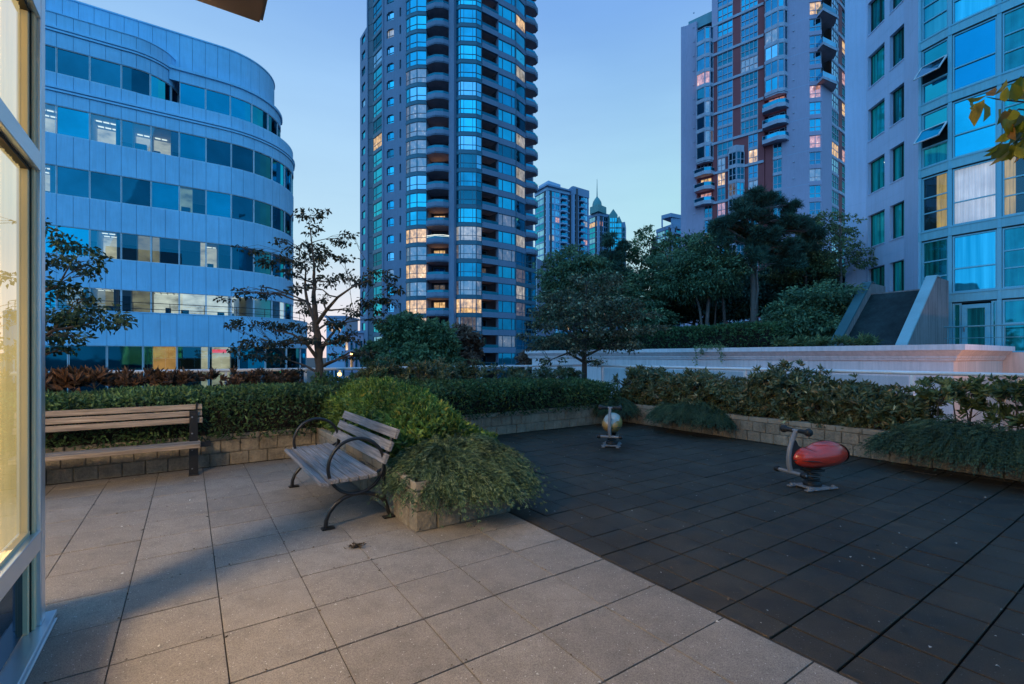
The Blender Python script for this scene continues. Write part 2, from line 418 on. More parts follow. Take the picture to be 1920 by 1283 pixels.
LF_STREET = leaf_mat('street_tree_leaf', [(0, (0.046, 0.098, 0.059)), (.6, (0.134, 0.227, 0.111)), (1, (0.293, 0.330, 0.146))], .3)
LF_RUST = leaf_mat('rust_tree_leaf', [(0, (0.077, 0.051, 0.046)), (.6, (0.198, 0.123, 0.090)), (1, (0.354, 0.209, 0.143))], .3)
LF_YEL = leaf_mat('yellowing_leaf', [(0, (.06, .08, .012)), (.45, (.19, .22, .02)), (.8, (.34, .30, .03)), (1, (.34, .16, .03))], .4)
LF_DRY = leaf_mat('dry_leaf', [(0, (.05, .035, .02)), (1, (.16, .11, .06))], .1)
LF_PETAL = leaf_mat('fallen_petal', [(0, (.35, .34, .32)), (1, (.62, .60, .56))], .1)
# ------------------------------------------------------------------ terrace ground
def set_tint(o, vals):
    at = o.data.attributes.new('tint', 'FLOAT', 'FACE'); at.data.foreach_set('value', vals)

def paving(name, step, a_ph, b_ph, a0, a1, b0, b1, mat, gap, jit, gapb=None, edge=.004, alt=0.0):
    mb, tint = MB(), []
    i0 = int(math.floor((b0 - b_ph) / step)); i1 = int(math.ceil((b1 - b_ph) / step))
    rnd = random.Random(5)
    for i in range(i0, i1):
        sh = a_ph
        j0 = int(math.floor((a0 - sh) / step)); j1 = int(math.ceil((a1 - sh) / step))
        ga = gap * rnd.uniform(.8, 1.2) * (1 - alt * (i % 2))
        for j in range(j0, j1):
            x0, x1 = max(b0, b_ph + i * step + ga / 2), min(b1, b_ph + (i + 1) * step - ga / 2)
            g = (gapb or gap) * (.75 + .35 * ((j * 7919) % 5) / 4) * (1 - alt * (j % 2))
            y0, y1 = max(a0, sh + j * step + g / 2), min(a1, sh + (j + 1) * step - g / 2)
            if x1 - x0 < .03 or y1 - y0 < .03: continue
            z = [rnd.uniform(-jit, 0) + .0 for _ in range(4)]
            zz = rnd.uniform(-jit, 0)
            z = [zz + q * .5 for q in z]
            e = edge
            lo = [W(y0, x0, -.03), W(y0, x1, -.03), W(y1, x1, -.03), W(y1, x0, -.03)]
            mi = [W(y0, x0, zz - e), W(y0, x1, zz - e), W(y1, x1, zz - e), W(y1, x0, zz - e)]
            tp = [W(y0 + e, x0 + e, z[0]), W(y0 + e, x1 - e, z[1]), W(y1 - e, x1 - e, z[2]), W(y1 - e, x0 + e, z[3])]
            fs = [(8, 9, 10, 11)]
            for k in range(4):
                k2 = (k + 1) % 4
                fs += [(k, k2, 4 + k2, 4 + k), (4 + k, 4 + k2, 8 + k2, 8 + k)]
            mb.add(lo + mi + tp, fs)
            tint += [min(1, max(0, rnd.gauss(.5, .17)))] * 9
    o = mb.build(name, mat, recalc=False, kind='structure')
    set_tint(o, tint); return o

B_EDGE = 2.735
paving('terrace_paving', .509, 4.229, .676, -5.2, 8.12, -3.4, B_EDGE - .004, M_PAVE, .0062, .003, gapb=.0105, edge=.0018)
paving('rubber_playground_floor', .336, 2.084, 3.302, -5.2, 8.2, B_EDGE + .004, 8.8, M_RUB, .012, .006, gapb=.015, edge=.004, alt=.3)
mb = MB(); mb.boxab(-9, 11.3, -9, 10.45, -9.0, -.034); mb.build('terrace', M_SLAB, kind='structure')
mb = MB(); mb.boxab(-5.3, 8.3, -3.5, B_EDGE, -.033, -.010); mb.build('joint_bed', M_JOINT, kind='structure')
mb = MB(); mb.boxab(-5.3, 8.3, B_EDGE, 8.9, -.033, -.022); mb.build('rubber_underlay', M_BLKB, kind='structure')
mb = MB(); mb.quad((-3000, -3000, -9.05), (3000, -3000, -9.05), (3000, 3000, -9.05), (-3000, 3000, -9.05)); mb.build('street', M_STREET, kind='structure')

# ------------------------------------------------------------------ planter walls
def block_run(mb, P0, P1, z0, z1, length, thick, rnd, offset, gap=.007, mi=0):
    """one course of split-face blocks from P0 to P1 (a,b), outer face on the left of the run"""
    p0, p1 = Vector(P0), Vector(P1); L = (p1 - p0).length; d = (p1 - p0) / L; n = Vector((-d[1], d[0]))
    s = -offset * length
    while s < L - .01:
        e = s + length * rnd.uniform(.97, 1.03)
        s0, s1 = max(0, s) + gap / 2, min(L, e) - gap / 2
        s = e
        if s1 - s0 < .02: continue
        out = rnd.uniform(-.004, .006); c = .010
        q = [(s0, out - c), (s0 + c, out), (s1 - c, out), (s1, out - c)]
        if mi: out *= .3
        def pt(u, v, z):
            r = p0 + d * u + n * v; return W(r[0], r[1], z)
        zt, zb = z1 - gap / 2, z0 + gap / 2
        cb = .008
        vs, fs = [], []
        for (u, v) in q: vs.append(pt(u, v - (.006 if v == out else 0), zb))
        for (u, v) in q: vs.append(pt(u, v, zb + cb))
        for (u, v) in q: vs.append(pt(u, v, zt - cb))
        for (u, v) in q: vs.append(pt(u, v - (.006 if v == out else 0), zt))
        for r in range(3):
            for k in range(3):
                fs.append((r * 4 + k, r * 4 + k + 1, r * 4 + 5 + k, r * 4 + 4 + k))
        nb = len(vs)
        vs += [pt(s0, -thick, zb), pt(s1, -thick, zb), pt(s0, -thick, zt), pt(s1, -thick, zt)]
        fs += [(12, 13, 14, 15, nb + 3, nb + 2), (nb, nb + 1, 3, 2, 1, 0), (nb, 0, 4, 8, 12, nb + 2), (3, nb + 1, nb + 3, 15, 11, 7), (nb + 1, nb, nb + 2, nb + 3)]
        mb.add(vs, fs, mi)

def planter(name, runs, label, zc=(0.0, .185, .37), cap=.09, length=.245):
    first = runs[0][0]
    root = empty(name, W(first[0], first[1], 0), label, 'planter wall')
    rnd = random.Random(hash(label) % 1000)
    for k in range(2):
        mb = MB()
        for r in runs: block_run(mb, r[0], r[1], zc[k], zc[k + 1], length, .2, rnd, .5 * k + .13)
        mb.build('block_course', M_BLOCK, root)
    mb = MB()
    for r in runs: block_run(mb, r[0], r[1], zc[2], zc[2] + cap, length * 1.5, .24, rnd, .3, mi=0)
    mb.build('cap_course', M_CAP, root)
    return root
WA, WB = 8.12, 8.78     # back and right wall lines
PL0, PL1, PLE = 1.70, B_EDGE, 4.05
planter('planter_wall', [((WA, -3.4), (WA, PL0)), ((WA, PL0), (PLE, PL0)), ((PLE, PL0), (PLE, PL1)), ((PLE, PL1), (WA, PL1))][::1],
        'tan split-face block planter wall behind both benches, jutting out as a peninsula')
planter('planter_wall', [((WA, PL1), (WA, WB))], 'low block planter wall along the far edge of the black rubber floor')
planter('planter_wall', [((WA, WB), (-5.0, WB))], 'long low block planter wall along the right edge of the rubber floor')
mb = MB()
mb.boxab(WA + .1, 10.9, -3.4, 10.1, .02, .40); mb.boxab(PLE + .1, WA + .1, PL0 + .1, PL1 - .1, .02, .401)
mb.boxab(-5, WA + .1, WB + .1, 10.1, .02, .402); mb.build('planting_soil', M_SOIL, kind='structure')

# recessed light box in the peninsula wall
rb = empty('wall_light', W(5.62, PL0, .3), 'small black recessed light box in the block wall behind the armrest bench', 'wall light')
mb = MB(); mb.boxab(5.52, 5.70, PL0 - .022, PL0 + .05, .20, .345); mb.build('housing', M_BLKP, rb, bevel=.006)
mb = MB(); mb.boxab(5.535, 5.685, PL0 - .027, PL0 - .0225, .215, .33); mb.build('louvre', M_STEEL, rb)

# ------------------------------------------------------------------ railings
def railing(name, pts, step, z0, z1, label, phase=0.0):
    A, B = Vector(pts[0]), Vector(pts[1]); L = (B - A).length; d = (B - A) / L
    root = empty(name, W(A[0], A[1], 0), label, 'railing')
    mb = MB()
    a3, b3 = W(A[0], A[1], z1 - .025), W(B[0], B[1], z1 - .025)
    mb.tube([a3, b3], .034, 10); mb.build('top_rail', M_RAIL, root)
    s = phase; ps = []
    while s <= L + .01:
        c = A + d * s; w = W(c[0], c[1], 0); ps.append(s)
        q = MB(); q.box(w + Vector((0, 0, (z0 + z1) / 2 - .03)), (.022, .032, (z1 - z0) / 2 - .03), ax=(W(d[0], d[1]), W(-d[1], d[0]), UP)); q.build('post', M_RAIL, root)
        s += step
    for s0, s1 in zip(ps, ps[1:]):
        p, q = A + d * (s0 + .05), A + d * (s1 - .05)
        m = MB(); m.quad(W(p[0], p[1], z0 + .1), W(q[0], q[1], z0 + .1), W(q[0], q[1], z1 - .09), W(p[0], p[1], z1 - .09)); m.build('glass_panel', M_RAILGLASS, root)
    return root
railing('railing', ((11.0, -4.0), (11.0, 10.2)), 1.47, .2, 1.34, 'white metal railing with glass panels behind the back planter', .2)
railing('railing', ((11.0, 10.2), (-4.0, 10.2)), 1.47, .2, 1.34, 'white metal railing running behind the right-hand leafy shrubs', .08 + .7)

# ------------------------------------------------------------------ benches
def plank(mb, a0, a1, b, z, w, t, tilt, along, mi=0, bow=0.0):
    """plank running along a (along='a') or b; w = width in section plane, tilt in radians"""
    ax_l = W(1, 0) if along == 'a' else W(0, 1)
    ax_d = W(0, 1) if along == 'a' else W(1, 0)
    u = (ax_d * math.cos(tilt) + UP * math.sin(tilt)); v = ax_l.cross(u)
    c = W((a0 + a1) / 2, b, z) if along == 'a' else W(b, (a0 + a1) / 2, z)
    mb.box(c, ((a1 - a0) / 2, w / 2, t / 2), mi, (ax_l, u, v))
def arm_bench():
    root = empty('park_bench', W(5.45, 1.33, 0), 'grey weathered slatted bench with two hooped black armrests beside the shrub', 'bench')
    A0, A1 = 4.50, 6.42
    zs = [(1.015, .435, .085, -.28), (1.10, .452, .080, 0.02), (1.19, .452, .080, 0), (1.28, .452, .080, 0), (1.37, .454, .080, .04), (1.46, .462, .080, .12)]
    for b, z, w, tl in zs:
        m = MB(); plank(m, A0 + random.uniform(-.004, .004), A1, b, z, w, .036, tl, 'a'); m.build('seat_slat', M_WOODG, root, bevel=.006)
    for z, b in ((.600, 1.585), (.715, 1.635), (.832, 1.695)):
        m = MB(); plank(m, A0 + random.uniform(-.004, .004), A1, b, z, .098, .036, math.radians(68), 'a'); m.build('back_slat', M_WOODG, root, bevel=.006)
    for a in (4.60, 6.32):
        def AB(pts): return [W(a, b, z) for b, z in pts]
        r = MB(); cb, cz, R = 1.325, .555, .262
        ring = [W(a - .018, cb + R * math.cos(t), cz + R * math.sin(t)) for t in [math.radians(x) for x in range(0, 361, 9)]]
        r.tube(ring, .0165, 8, caps=False); r.build('armrest', M_STEEL, root)
        l = MB()
        arch = [(1.045, .012), (1.05, .08), (1.075, .15), (1.13, .215), (1.20, .262), (1.29, .288), (1.36, .290), (1.45, .272), (1.53, .235), (1.585, .19), (1.605, .16)]
        l.tube(AB(arch), [.021] * len(arch), 8)
        l.box(W(a, 1.065, .008), (.035, .055, .008), 0, (W(1, 0), W(0, 1), UP)); l.build('front_leg', M_STEEL, root)
        k = MB()
        k.tube(AB([(1.665, .012), (1.64, .06), (1.60, .2), (1.592, .36), (1.598, .52), (1.64, .68), (1.715, .87)]), [.02] * 7, 8)
        k.box(W(a, 1.645, .008), (.035, .055, .008), 0, (W(1, 0), W(0, 1), UP)); k.build('back_leg', M_STEEL, root)
        s = MB(); s.tube(AB([(1.02, .405), (1.10, .425), (1.30, .425), (1.46, .435), (1.60, .50)]), .015, 6); s.build('seat_bracket', M_STEEL, root)
    return root
arm_bench()
def wall_bench():
    root = empty('park_bench', W(7.75, -1.0, 0), 'long brown plank bench with flat black end post in front of the back wall', 'bench')
    B0, B1 = -2.6, .135
    for a, z in ((7.50, .425), (7.61, .43), (7.72, .425)):
        m = MB(); plank(m, B0, B1 - random.uniform(0, .01), a, z, .10, .055, 0, 'b'); m.build('seat_slat', M_WOODB, root, bevel=.007)
    for a, z in ((7.79, .725), (7.815, .815), (7.84, .902)):
        m = MB(); plank(m, B0, B1 + .025 - random.uniform(0, .01), a, z, .074, .045, math.radians(75), 'b'); m.build('back_slat', M_WOODB, root, bevel=.006)
    for b in (.055, -2.4):
        m = MB(); ax = (W(0, 1), W(1, 0), UP)
        m.box(W(7.70, b, .19), (.052, .013, .19), 0, ax); m.box(W(7.70, b, .006), (.06, .05, .006), 0, ax)
        leg = m.build('leg', M_STEEL, root, bevel=.003)
        m = MB(); m.box(W(7.745, b, .63), (.048, .014, .23), 0, ax)
        m.box(W(7.83, b + .035, .80), (.012, .03, .16), 0, ax); post = m.build('back_post', M_STEEL, root, bevel=.003)
        m = MB(); m.box(W(7.74, b + .10, .40), (.10, .035, .032), 0, ax); m.box(W(7.62, b, .388), (.03, .16, .008), 0, ax); m.build('bracket', M_STEEL, root, bevel=.003)
        for z in (.09, .34, .56, .78):
            m = MB(); m.lathe(W(7.69, b - .016, z), [(0, .012), (.008, .010), (.012, 0)], 8, 0, (W(0, 1), UP, -W(1, 0))); m.build('bolt', M_GALV, leg if z < .4 else post)
    return root
wall_bench()

# ------------------------------------------------------------------ spring riders
def spring_rider(loc, heading, label, body_mat, top_mat):
    root = empty('spring_rider', loc, label, 'spring rider', 'spring riders on the rubber floor')
    fw = Vector((heading[0], heading[1], 0)).normalized(); rt = Vector((fw[1], -fw[0], 0)); ax = (fw, rt, UP); L = Vector(loc)
    def at(f, r, z): return L + fw * f + rt * r + UP * z
    m = MB()
    m.box(at(0, 0, .022), (.13, .13, .008), 0, ax)
    for sx in (-1, 1):
        m.box(at(.0, sx * .12, .012), (.24, .028, .008), 0, ax)
        m.box(at(sx * .12, 0, .018), (.028, .17, .007), 0, ax)
    plate = m.build('base_plate', M_GALV, root, bevel=.003)
    for sx in (-1, 1):
        for sy in (-1, 1):
            m = MB(); m.lathe(at(sx * .19, sy * .12, .02), [(.022, 0), (.022, .014), (.012, .022), (0, .022)], 8); m.build('bolt', M_GALV, plate)
    m = MB()
    pts = []
    for k in range(70):
        t = k / 69; an = 2 * math.pi * 3.6 * t; R = .085 - .012 * math.sin(math.pi * t)
        pts.append(at(R * math.cos(an), R * math.sin(an), .04 + .165 * t))
    m.tube(pts, .0125, 7); spr = m.build('spring', M_STEEL, root)
    m = MB(); m.lathe(at(0, 0, .025), [(.10, 0), (.105, .03), (.095, .055), (0, .055)], 18); m.build('spring_clamp', M_BLKP, spr)
    m = MB(); m.box(at(0, 0, .215), (.11, .08, .012), 0, ax); m.build('mounting_plate', M_STEEL, root, bevel=.004)
    # bean-shaped shell: rings along the length
    n, rr = 22, 26
    shell, top = MB(), MB()
    vs = []
    def ring(t):
        # t -1 (tail) .. 1 (front)
        e = max(0.0, 1 - abs(t) ** 2.6) ** .5
        dip = .080 * math.exp(-((t - .34) / .24) ** 2)
        h_up = .160 * e * (1 + .12 * math.exp(-((t + .38) / .3) ** 2)); h_dn = .150 * e
        return e * .175, h_up, h_dn, dip
    for i in range(n + 1):
        t = -1 + 2 * i / n; t = math.sin(t * math.pi / 2)
        w, hu, hd, dip = ring(t)
        for k in range(rr):
            an = 2 * math.pi * k / rr
            y = w * math.cos(an); z = (hu if math.sin(an) > 0 else hd) * math.sin(an)
            if math.sin(an) > 0: z -= dip * math.sin(an) ** 2
            vs.append(at(t * .430 - .105, y, .385 + z))
    fs, ft = [], []
    for i in range(n):
        for k in range(rr):
            k2 = (k + 1) % rr
            fs.append((i * rr + k, i * rr + k2, (i + 1) * rr + k2, (i + 1) * rr + k))
    shell.add(vs, fs, 0, True); body = shell.build('body', body_mat, root)
    if top_mat is not None:  # thin pale skin over the shell, a painted sky sheen
        cap = MB(); cv = []
        kk = [k for k in range(rr + 1) if math.sin(2 * math.pi * (k % rr) / rr) > .55 and k < rr / 2]
        nn = len(kk)
        for i in range(2, n - 1):
            for k in kk:
                p = vs[i * rr + k]; c = at((p - L).dot(fw), 0, .36); cv.append(p + (p - c).normalized() * .004)
        cap.add(cv, [(i * nn + k, i * nn + k + 1, (i + 1) * nn + k + 1, (i + 1) * nn + k) for i in range(n - 4) for k in range(nn - 1)], 0, True)
        cap.build('top_sheen', top_mat, body)
    # moulded seat ridge
    m = MB(); rid = []
    for k in range(40):
        an = 2 * math.pi * k / 40
        f, r = -.225 + .175 * math.cos(an), .118 * math.sin(an)
        t = (f + .105) / .430; w, hu, hd, dip = ring(t); yy = min(.99, abs(r) / max(w, .01)); s = math.sqrt(1 - yy * yy)
        rid.append(at(f, r, .385 + hu * s - dip * s * s + .001))
    rid.append(rid[0]); m.tube(rid, .0035, 5, caps=False); m.build('seat_ridge', top_mat or body_mat, body)
    # rubber bumper at the tail
    m = MB(); bv = []
    for i in range(5):
        t = -.999 + .22 * i / 4
        w, hu, hd, dip = ring(t)
        for k in range(rr):
            an = 2 * math.pi * k / rr
            z = (hu if math.sin(an) > 0 else hd) * math.sin(an)
            bv.append(at(t * .445 - .107, w * 1.05 * math.cos(an), .385 + z * 1.05))
    m.add(bv, [(i * rr + k, i * rr + (k + 1) % rr, (i + 1) * rr + (k + 1) % rr, (i + 1) * rr + k) for i in range(4) for k in range(rr)] + [tuple(range(rr))], 0, True)
    m.build('bumper', M_BLKP, body)
    # front stem, web, handles, foot bar
    m = MB(); stem = [(.345, .225), (.368, .30), (.372, .39), (.358, .49), (.325, .58), (.285, .655), (.262, .70)]
    m.tube([at(f, 0, z) for f, z in stem], [.030, .030, .029, .028, .027, .026, .024], 12); m.build('stem', M_GALV, root)
    m = MB(); web = [(.355, .25), (.362, .39), (.345, .50), (.30, .60), (.275, .58), (.24, .52), (.16, .49), (.16, .25)]
    m.add([at(f, -.022, z) for f, z in web] + [at(f, .022, z) for f, z in web], [tuple(range(8))[::-1], tuple(range(8, 16))] + [(i, (i + 1) % 8, 8 + (i + 1) % 8, 8 + i) for i in range(8)])
    webp = m.build('web_plate', M_BLKP, root)
    for f, z in ((.338, .30), (.335, .38), (.29, .55)):
        m = MB(); m.lathe(at(f, 0, z), [(0, -.013), (.010, -.012), (.010, .012), (0, .013)], 8, 0, (fw, UP, rt)); m.build('bolt', M_GALV, webp)
    m = MB(); m.tube([at(.26, -.17, .705), at(.26, .17, .705)], .017, 10); hbar = m.build('handlebar', M_GALV, root)
    for s in (-1, 1):
        m = MB(); m.lathe(at(.26, 0, .705), [(.0, .04), (.024, .042), (.026, .10), (.034, .135), (.046, .155), (.046, .185), (.034, .20), (0, .203)], 14, 0, (fw, UP, rt * s)); m.build('hand_grip', M_BLKP, hbar)
    m = MB(); m.tube([at(.35, -.165, .215), at(.35, .165, .215)], .022, 10); fbar = m.build('foot_bar', M_GALV, root)
    for s in (-1, 1):
        m = MB(); m.lathe(at(.35, 0, .215), [(.0, .155), (.032, .156), (.036, .17), (.036, .20), (.030, .212), (0, .213)], 14, 0, (fw, UP, rt * s)); m.build('end_cap', M_BLKP, fbar)
        m = MB(); m.lathe(at(.35, 0, .215), [(0, .220), (.011, .2195), (.012, .214)], 10, 0, (fw, UP, rt * s)); m.build('cap_bolt', M_GALV, fbar)
        m = MB(); pts = [at(.33, s * .012, .355), at(.25, s * .10, .36), at(.18, s * .158, .36), at(.06, s * .182, .352)]; m.tube(pts, [.008, .008, .007, .003], 6); m.build('side_strut', M_STEEL, root)
    return root
spring_rider(Vector((3.66, 5.80, 0)), (-.95, -.31), 'red bean-shaped spring rider with curved grey stem and black grips on the rubber floor', M_RED, None)
spring_rider(Vector((1.78, 8.50, 0)), (-.30, -.95), 'small yellow spring rider with painted pale sheen on top, facing forward near the far planter corner', M_YEL, M_SHEENP)

# ------------------------------------------------------------------ glazed building at the left edge
def home_building():
    BX, AE = -.71, 3.93     # wall line and far corner
    root = empty('glazed_building', W(AE, BX, 0), 'lit glazed building with champagne window frames at the left edge under a canopy', 'building')
    # corner post and near frame members
    m = MB(); m.boxab(3.835, AE, BX - .09, BX, .03, 12); m.build('corner_post', M_POST, root, bevel=.006)
    m = MB(); m.boxab(3.79, 3.834, BX - .085, BX - .020, .03, 12); m.build('frame_jamb', M_REVEAL, root, bevel=.003)
    m = MB(); m.boxab(3.776, 3.789, BX - .084, BX - .032, .03, 12); m.build('gasket', M_FRAMED, root)
    m = MB(); m.boxab(3.745, 3.775, BX - .083, BX - .038, .03, 12); m.build('glazing_bead', M_REVEAL, root, bevel=.003)
    for z, h in ((.53, .055), (2.73, .055), (3.62, .055), (4.42, .06)):
        m = MB(); m.boxab(-5.2, 3.834, BX - .088, BX - .002, z - h, z + h); m.build('transom', M_POST, root, bevel=.004)
        for sg in (-1, 1):
            m = MB(); zz = z + sg * (h + .012); m.boxab(-5.2, 3.775, BX - .082, BX - .036, zz - .011, zz + .011); m.build('gasket', M_FRAMED if sg < 0 else M_REVEAL, root)
    for a in (1.75, -.2, -2.15, -4.1):
        m = MB(); m.boxab(a - .05, a + .05, BX - .087, BX - .001, .03, 4.5); m.build('mullion', M_FRAME, root)
    m = MB(); m.boxab(-5.2, AE + .10, BX - .08, BX + .035, .0, .03); m.boxab(-5.2, AE + .02, BX + .035, BX + .05, .0, .012); m.build('sill_flashing', M_POST, root, bevel=.004)
    edges = [3.835, 1.75, -.2, -2.15, -4.1]
    for a1, a0 in zip(edges, edges[1:]):
        for z0, z1 in ((.59, 2.675), (2.79, 3.56), (3.68, 4.36)):
            m = MB(); m.quad(W(a0, BX - .052, z0), W(a1, BX - .052, z0), W(a1, BX - .052, z1), W(a0, BX - .052, z1)); m.build('window_pane', M_PANE, root)
        m = MB(); m.boxab(a0, a1 - .04, BX - .075, BX - .06, .04, .47); m.build('spandrel_panel', M_SPAND, root)
    # return face round the corner, glazed above the spandrel
    m = MB(); m.boxab(AE - .09, AE - .02, -7, BX - .10, .03, .50); m.build('return_spandrel', M_SPAND, root)
    for z in (.53, 2.73, 3.62): m = MB(); m.boxab(AE - .09, AE - .002, -7, BX - .10, z - .03, z + .03); m.build('transom', M_FRAME, root)
    for b in (-2.6, -4.5, -6.4): m = MB(); m.boxab(AE - .09, AE - .004, b - .03, b + .03, .03, 4.5); m.build('mullion', M_FRAME, root)
    for b1, b0 in ((BX - .10, -2.6), (-2.6, -4.5), (-4.5, -6.4)):
        m = MB(); m.quad(W(AE - .05, b0, .56), W(AE - .05, b1, .56), W(AE - .05, b1, 4.4), W(AE - .05, b0, 4.4)); m.build('window_pane', M_PANE, root)
    # room
    m = MB(); m.boxab(-5.2, AE - .1, -7, BX - .1, -.0, .02); m.boxab(-5.2, AE - .1, -7.2, -7, 0, 4.5); m.boxab(-5.4, -5.2, -7, BX - .1, 0, 4.5); m.build('room_wall', M_CREAM, root)
    m = MB(); m.boxab(-5.2, AE - .01, -7, BX - .09, 4.485, 4.56); m.build('ceiling', M_CREAM, root)
    # drapes gathered in the corner, along both glass faces
    for nm, n_, fn in (('drape', 60, lambda u: (3.70, BX - .115 - .22 * u)), ('drape', 70, lambda u: (3.44 + .345 * u, BX - .082))):
        m = MB(); vs = []
        for i in range(n_ + 1):
            a, b = fn(i / n_); w1 = .014 * math.sin(i * 1.9) + .008 * math.sin(i * .83)
            for z in (.60, 1.5, 2.4, 3.5, 4.4): vs.append(W(a + (w1 if n_ == 60 else 0), b + (0 if n_ == 60 else w1), z))
        m.add(vs, [(i * 5 + k, i * 5 + 5 + k, i * 5 + 6 + k, i * 5 + 1 + k) for i in range(n_) for k in range(4)], 0, True); m.build(nm, M_DRAPE, root)
    # canopy and storeys above
    m = MB(); m.boxab(-7, 4.75, BX - .2, .52, 4.56, 4.60); m.build('canopy_soffit', M_SOFFIT, root)
    m = MB(); m.boxab(-7, 4.78, BX - .2, .55, 4.604, 4.84); m.build('canopy', M_FASCIA, root)
    m = MB(); m.boxab(2.4, 4.45, .10, .115, 4.553, 4.5595); m.build('soffit_joint', M_FRAMED, root)
    m = MB(); m.boxab(-12, 3.7, -9, BX - .12, 4.85, 16); m.build('upper_storeys', M_T1C, root)
    return root
home_building()
lp = empty('ceiling_lamp', W(2.25, -2.8, 3.4), 'round warm ceiling lamp inside the lit room at the left', 'lamp')
m = MB(); m.lathe(W(2.25, -2.8, 3.95), [(.0, .50), (.02, .48), (.02, .12), (.24, .10), (.26, 0), (.25, 0), (.22, .08), (0, .085)], 20); m.build('lamp_shade', M_FRAME, lp)
# ------------------------------------------------------------------ facade kit
class Facade:
    def __init__(s, name, loc, label, cat='building', limit=96):
        s.root = empty(name, loc, label, cat)
        s.mb = {}; s.wins = []; s.balc = []; s.limit = limit
    def part(s, name, mat, key=None):
        if (name, key) not in s.mb: s.mb[(name, key)] = (MB(), mat)
        return s.mb[(name, key)][0]
    def win(s, mb, mats, c):
        x, y = proj(c)
        s.wins.append((mb, mats, c))
    def finish(s):
        for (n, _k), (mb, mat) in s.mb.items(): mb.build(n, mat, s.root)
        for items, name in ((s.wins, 'window'), (s.balc, 'balcony')):
            def vis(t):
                x, y = proj(t[2]); d = t[2].length
                return (0 if (-40 < x < 1960 and -40 < y < 700) else 1, d)
            items.sort(key=vis)
            for mb, mats, c in items[:s.limit]: mb.build(name, mats, s.root, recalc=False)
            rest = items[s.limit:]
            if rest:
                big, mats = MB(), []
                for mb, mm, c in rest:
                    idx = []
                    for m in mm:
                        if m not in mats: mats.append(m)
                        idx.append(mats.index(m))
                    n = len(big.v); big.v += mb.v; big.f += [tuple(i + n for i in f) for f in mb.f]
                    big.m += [idx[k] for k in mb.m]; big.sm += mb.sm
                big.build(name, mats, s.root, recalc=False, kind='stuff')

class Seg:
    """vertical facade strip from plan point p to q; depth d > 0 is outward (towards the viewer)"""
    def __init__(s, p, q):
        s.p, s.q = Vector((p[0], p[1], 0)), Vector((q[0], q[1], 0))
        s.L = (s.q - s.p).length; s.d = (s.q - s.p) / s.L
        n = Vector((-s.d[1], s.d[0], 0))
        if n.dot((s.p + s.q) / 2) > 0: n = -n
        s.n = n
    def pt(s, u, z, dep=0.0):
        r = s.p + s.d * u + s.n * dep; return Vector((r[0], r[1], z))
    def px(s, x):
        k = (x - 960) / F
        den = s.d[0] - k * s.d[1]
        return (k * s.p[1] - s.p[0]) / den
    def box(s, mb, u0, u1, z0, z1, d0, d1, mi=0):
        mb.hexa([s.pt(u0, z0, d1), s.pt(u1, z0, d1), s.pt(u1, z0, d0), s.pt(u0, z0, d0)], [s.pt(u0, z1, d1), s.pt(u1, z1, d1), s.pt(u1, z1, d0), s.pt(u0, z1, d0)], mi)
    def quad(s, mb, u0, u1, z0, z1, d, mi=0):
        mb.quad(s.pt(u0, z0, d), s.pt(u1, z0, d), s.pt(u1, z1, d), s.pt(u0, z1, d), mi)
    def window(s, fac, u0, u1, z0, z1, d, glass, frame, bars=(), hbars=(), fw=.06, fd=.05, split=None):
        """one window: pane plus its frame bars (fractions) in one mesh"""
        mb = MB()
        gl = glass if isinstance(glass, (list, tuple)) else [glass]
        if len(gl) > 1 and bars:
            ed = [0] + list(bars) + [1]
            for i, (x, y) in enumerate(zip(ed, ed[1:])): s.quad(mb, u0 + (u1 - u0) * x, u0 + (u1 - u0) * y, z0, z1, d, 1 + (i % len(gl)))
        else: s.quad(mb, u0, u1, z0, z1, d, 1)
        for x in bars:
            c = u0 + (u1 - u0) * x; s.box(mb, c - fw / 2, c + fw / 2, z0, z1, d + .004, d + fd)
        for y in hbars:
            c = z0 + (z1 - z0) * y; s.box(mb, u0, u1, c - fw / 2, c + fw / 2, d + .004, d + fd + .006)
        s.box(mb, u0, u0 + fw, z0, z1, d + .004, d + fd + .003); s.box(mb, u1 - fw, u1, z0, z1, d + .004, d + fd + .003)
        s.box(mb, u0 + fw, u1 - fw, z0, z0 + fw, d + .004, d + fd); s.box(mb, u0 + fw, u1 - fw, z1 - fw, z1, d + .004, d + fd)
        fac.win(mb, [frame] + gl, s.pt((u0 + u1) / 2, (z0 + z1) / 2, d))

def pick(rnd, w):
    r = rnd.random() * sum(x for _, x in w)
    for m, x in w:
        r -= x
        if r <= 0: return m
    return w[-1][0]
def near(lst, c, tx, ty):
    x, y = proj(c)
    for e in lst:
        if abs(e[0] - x) < tx and abs(e[1] - y) < ty: return e[2]
    return None

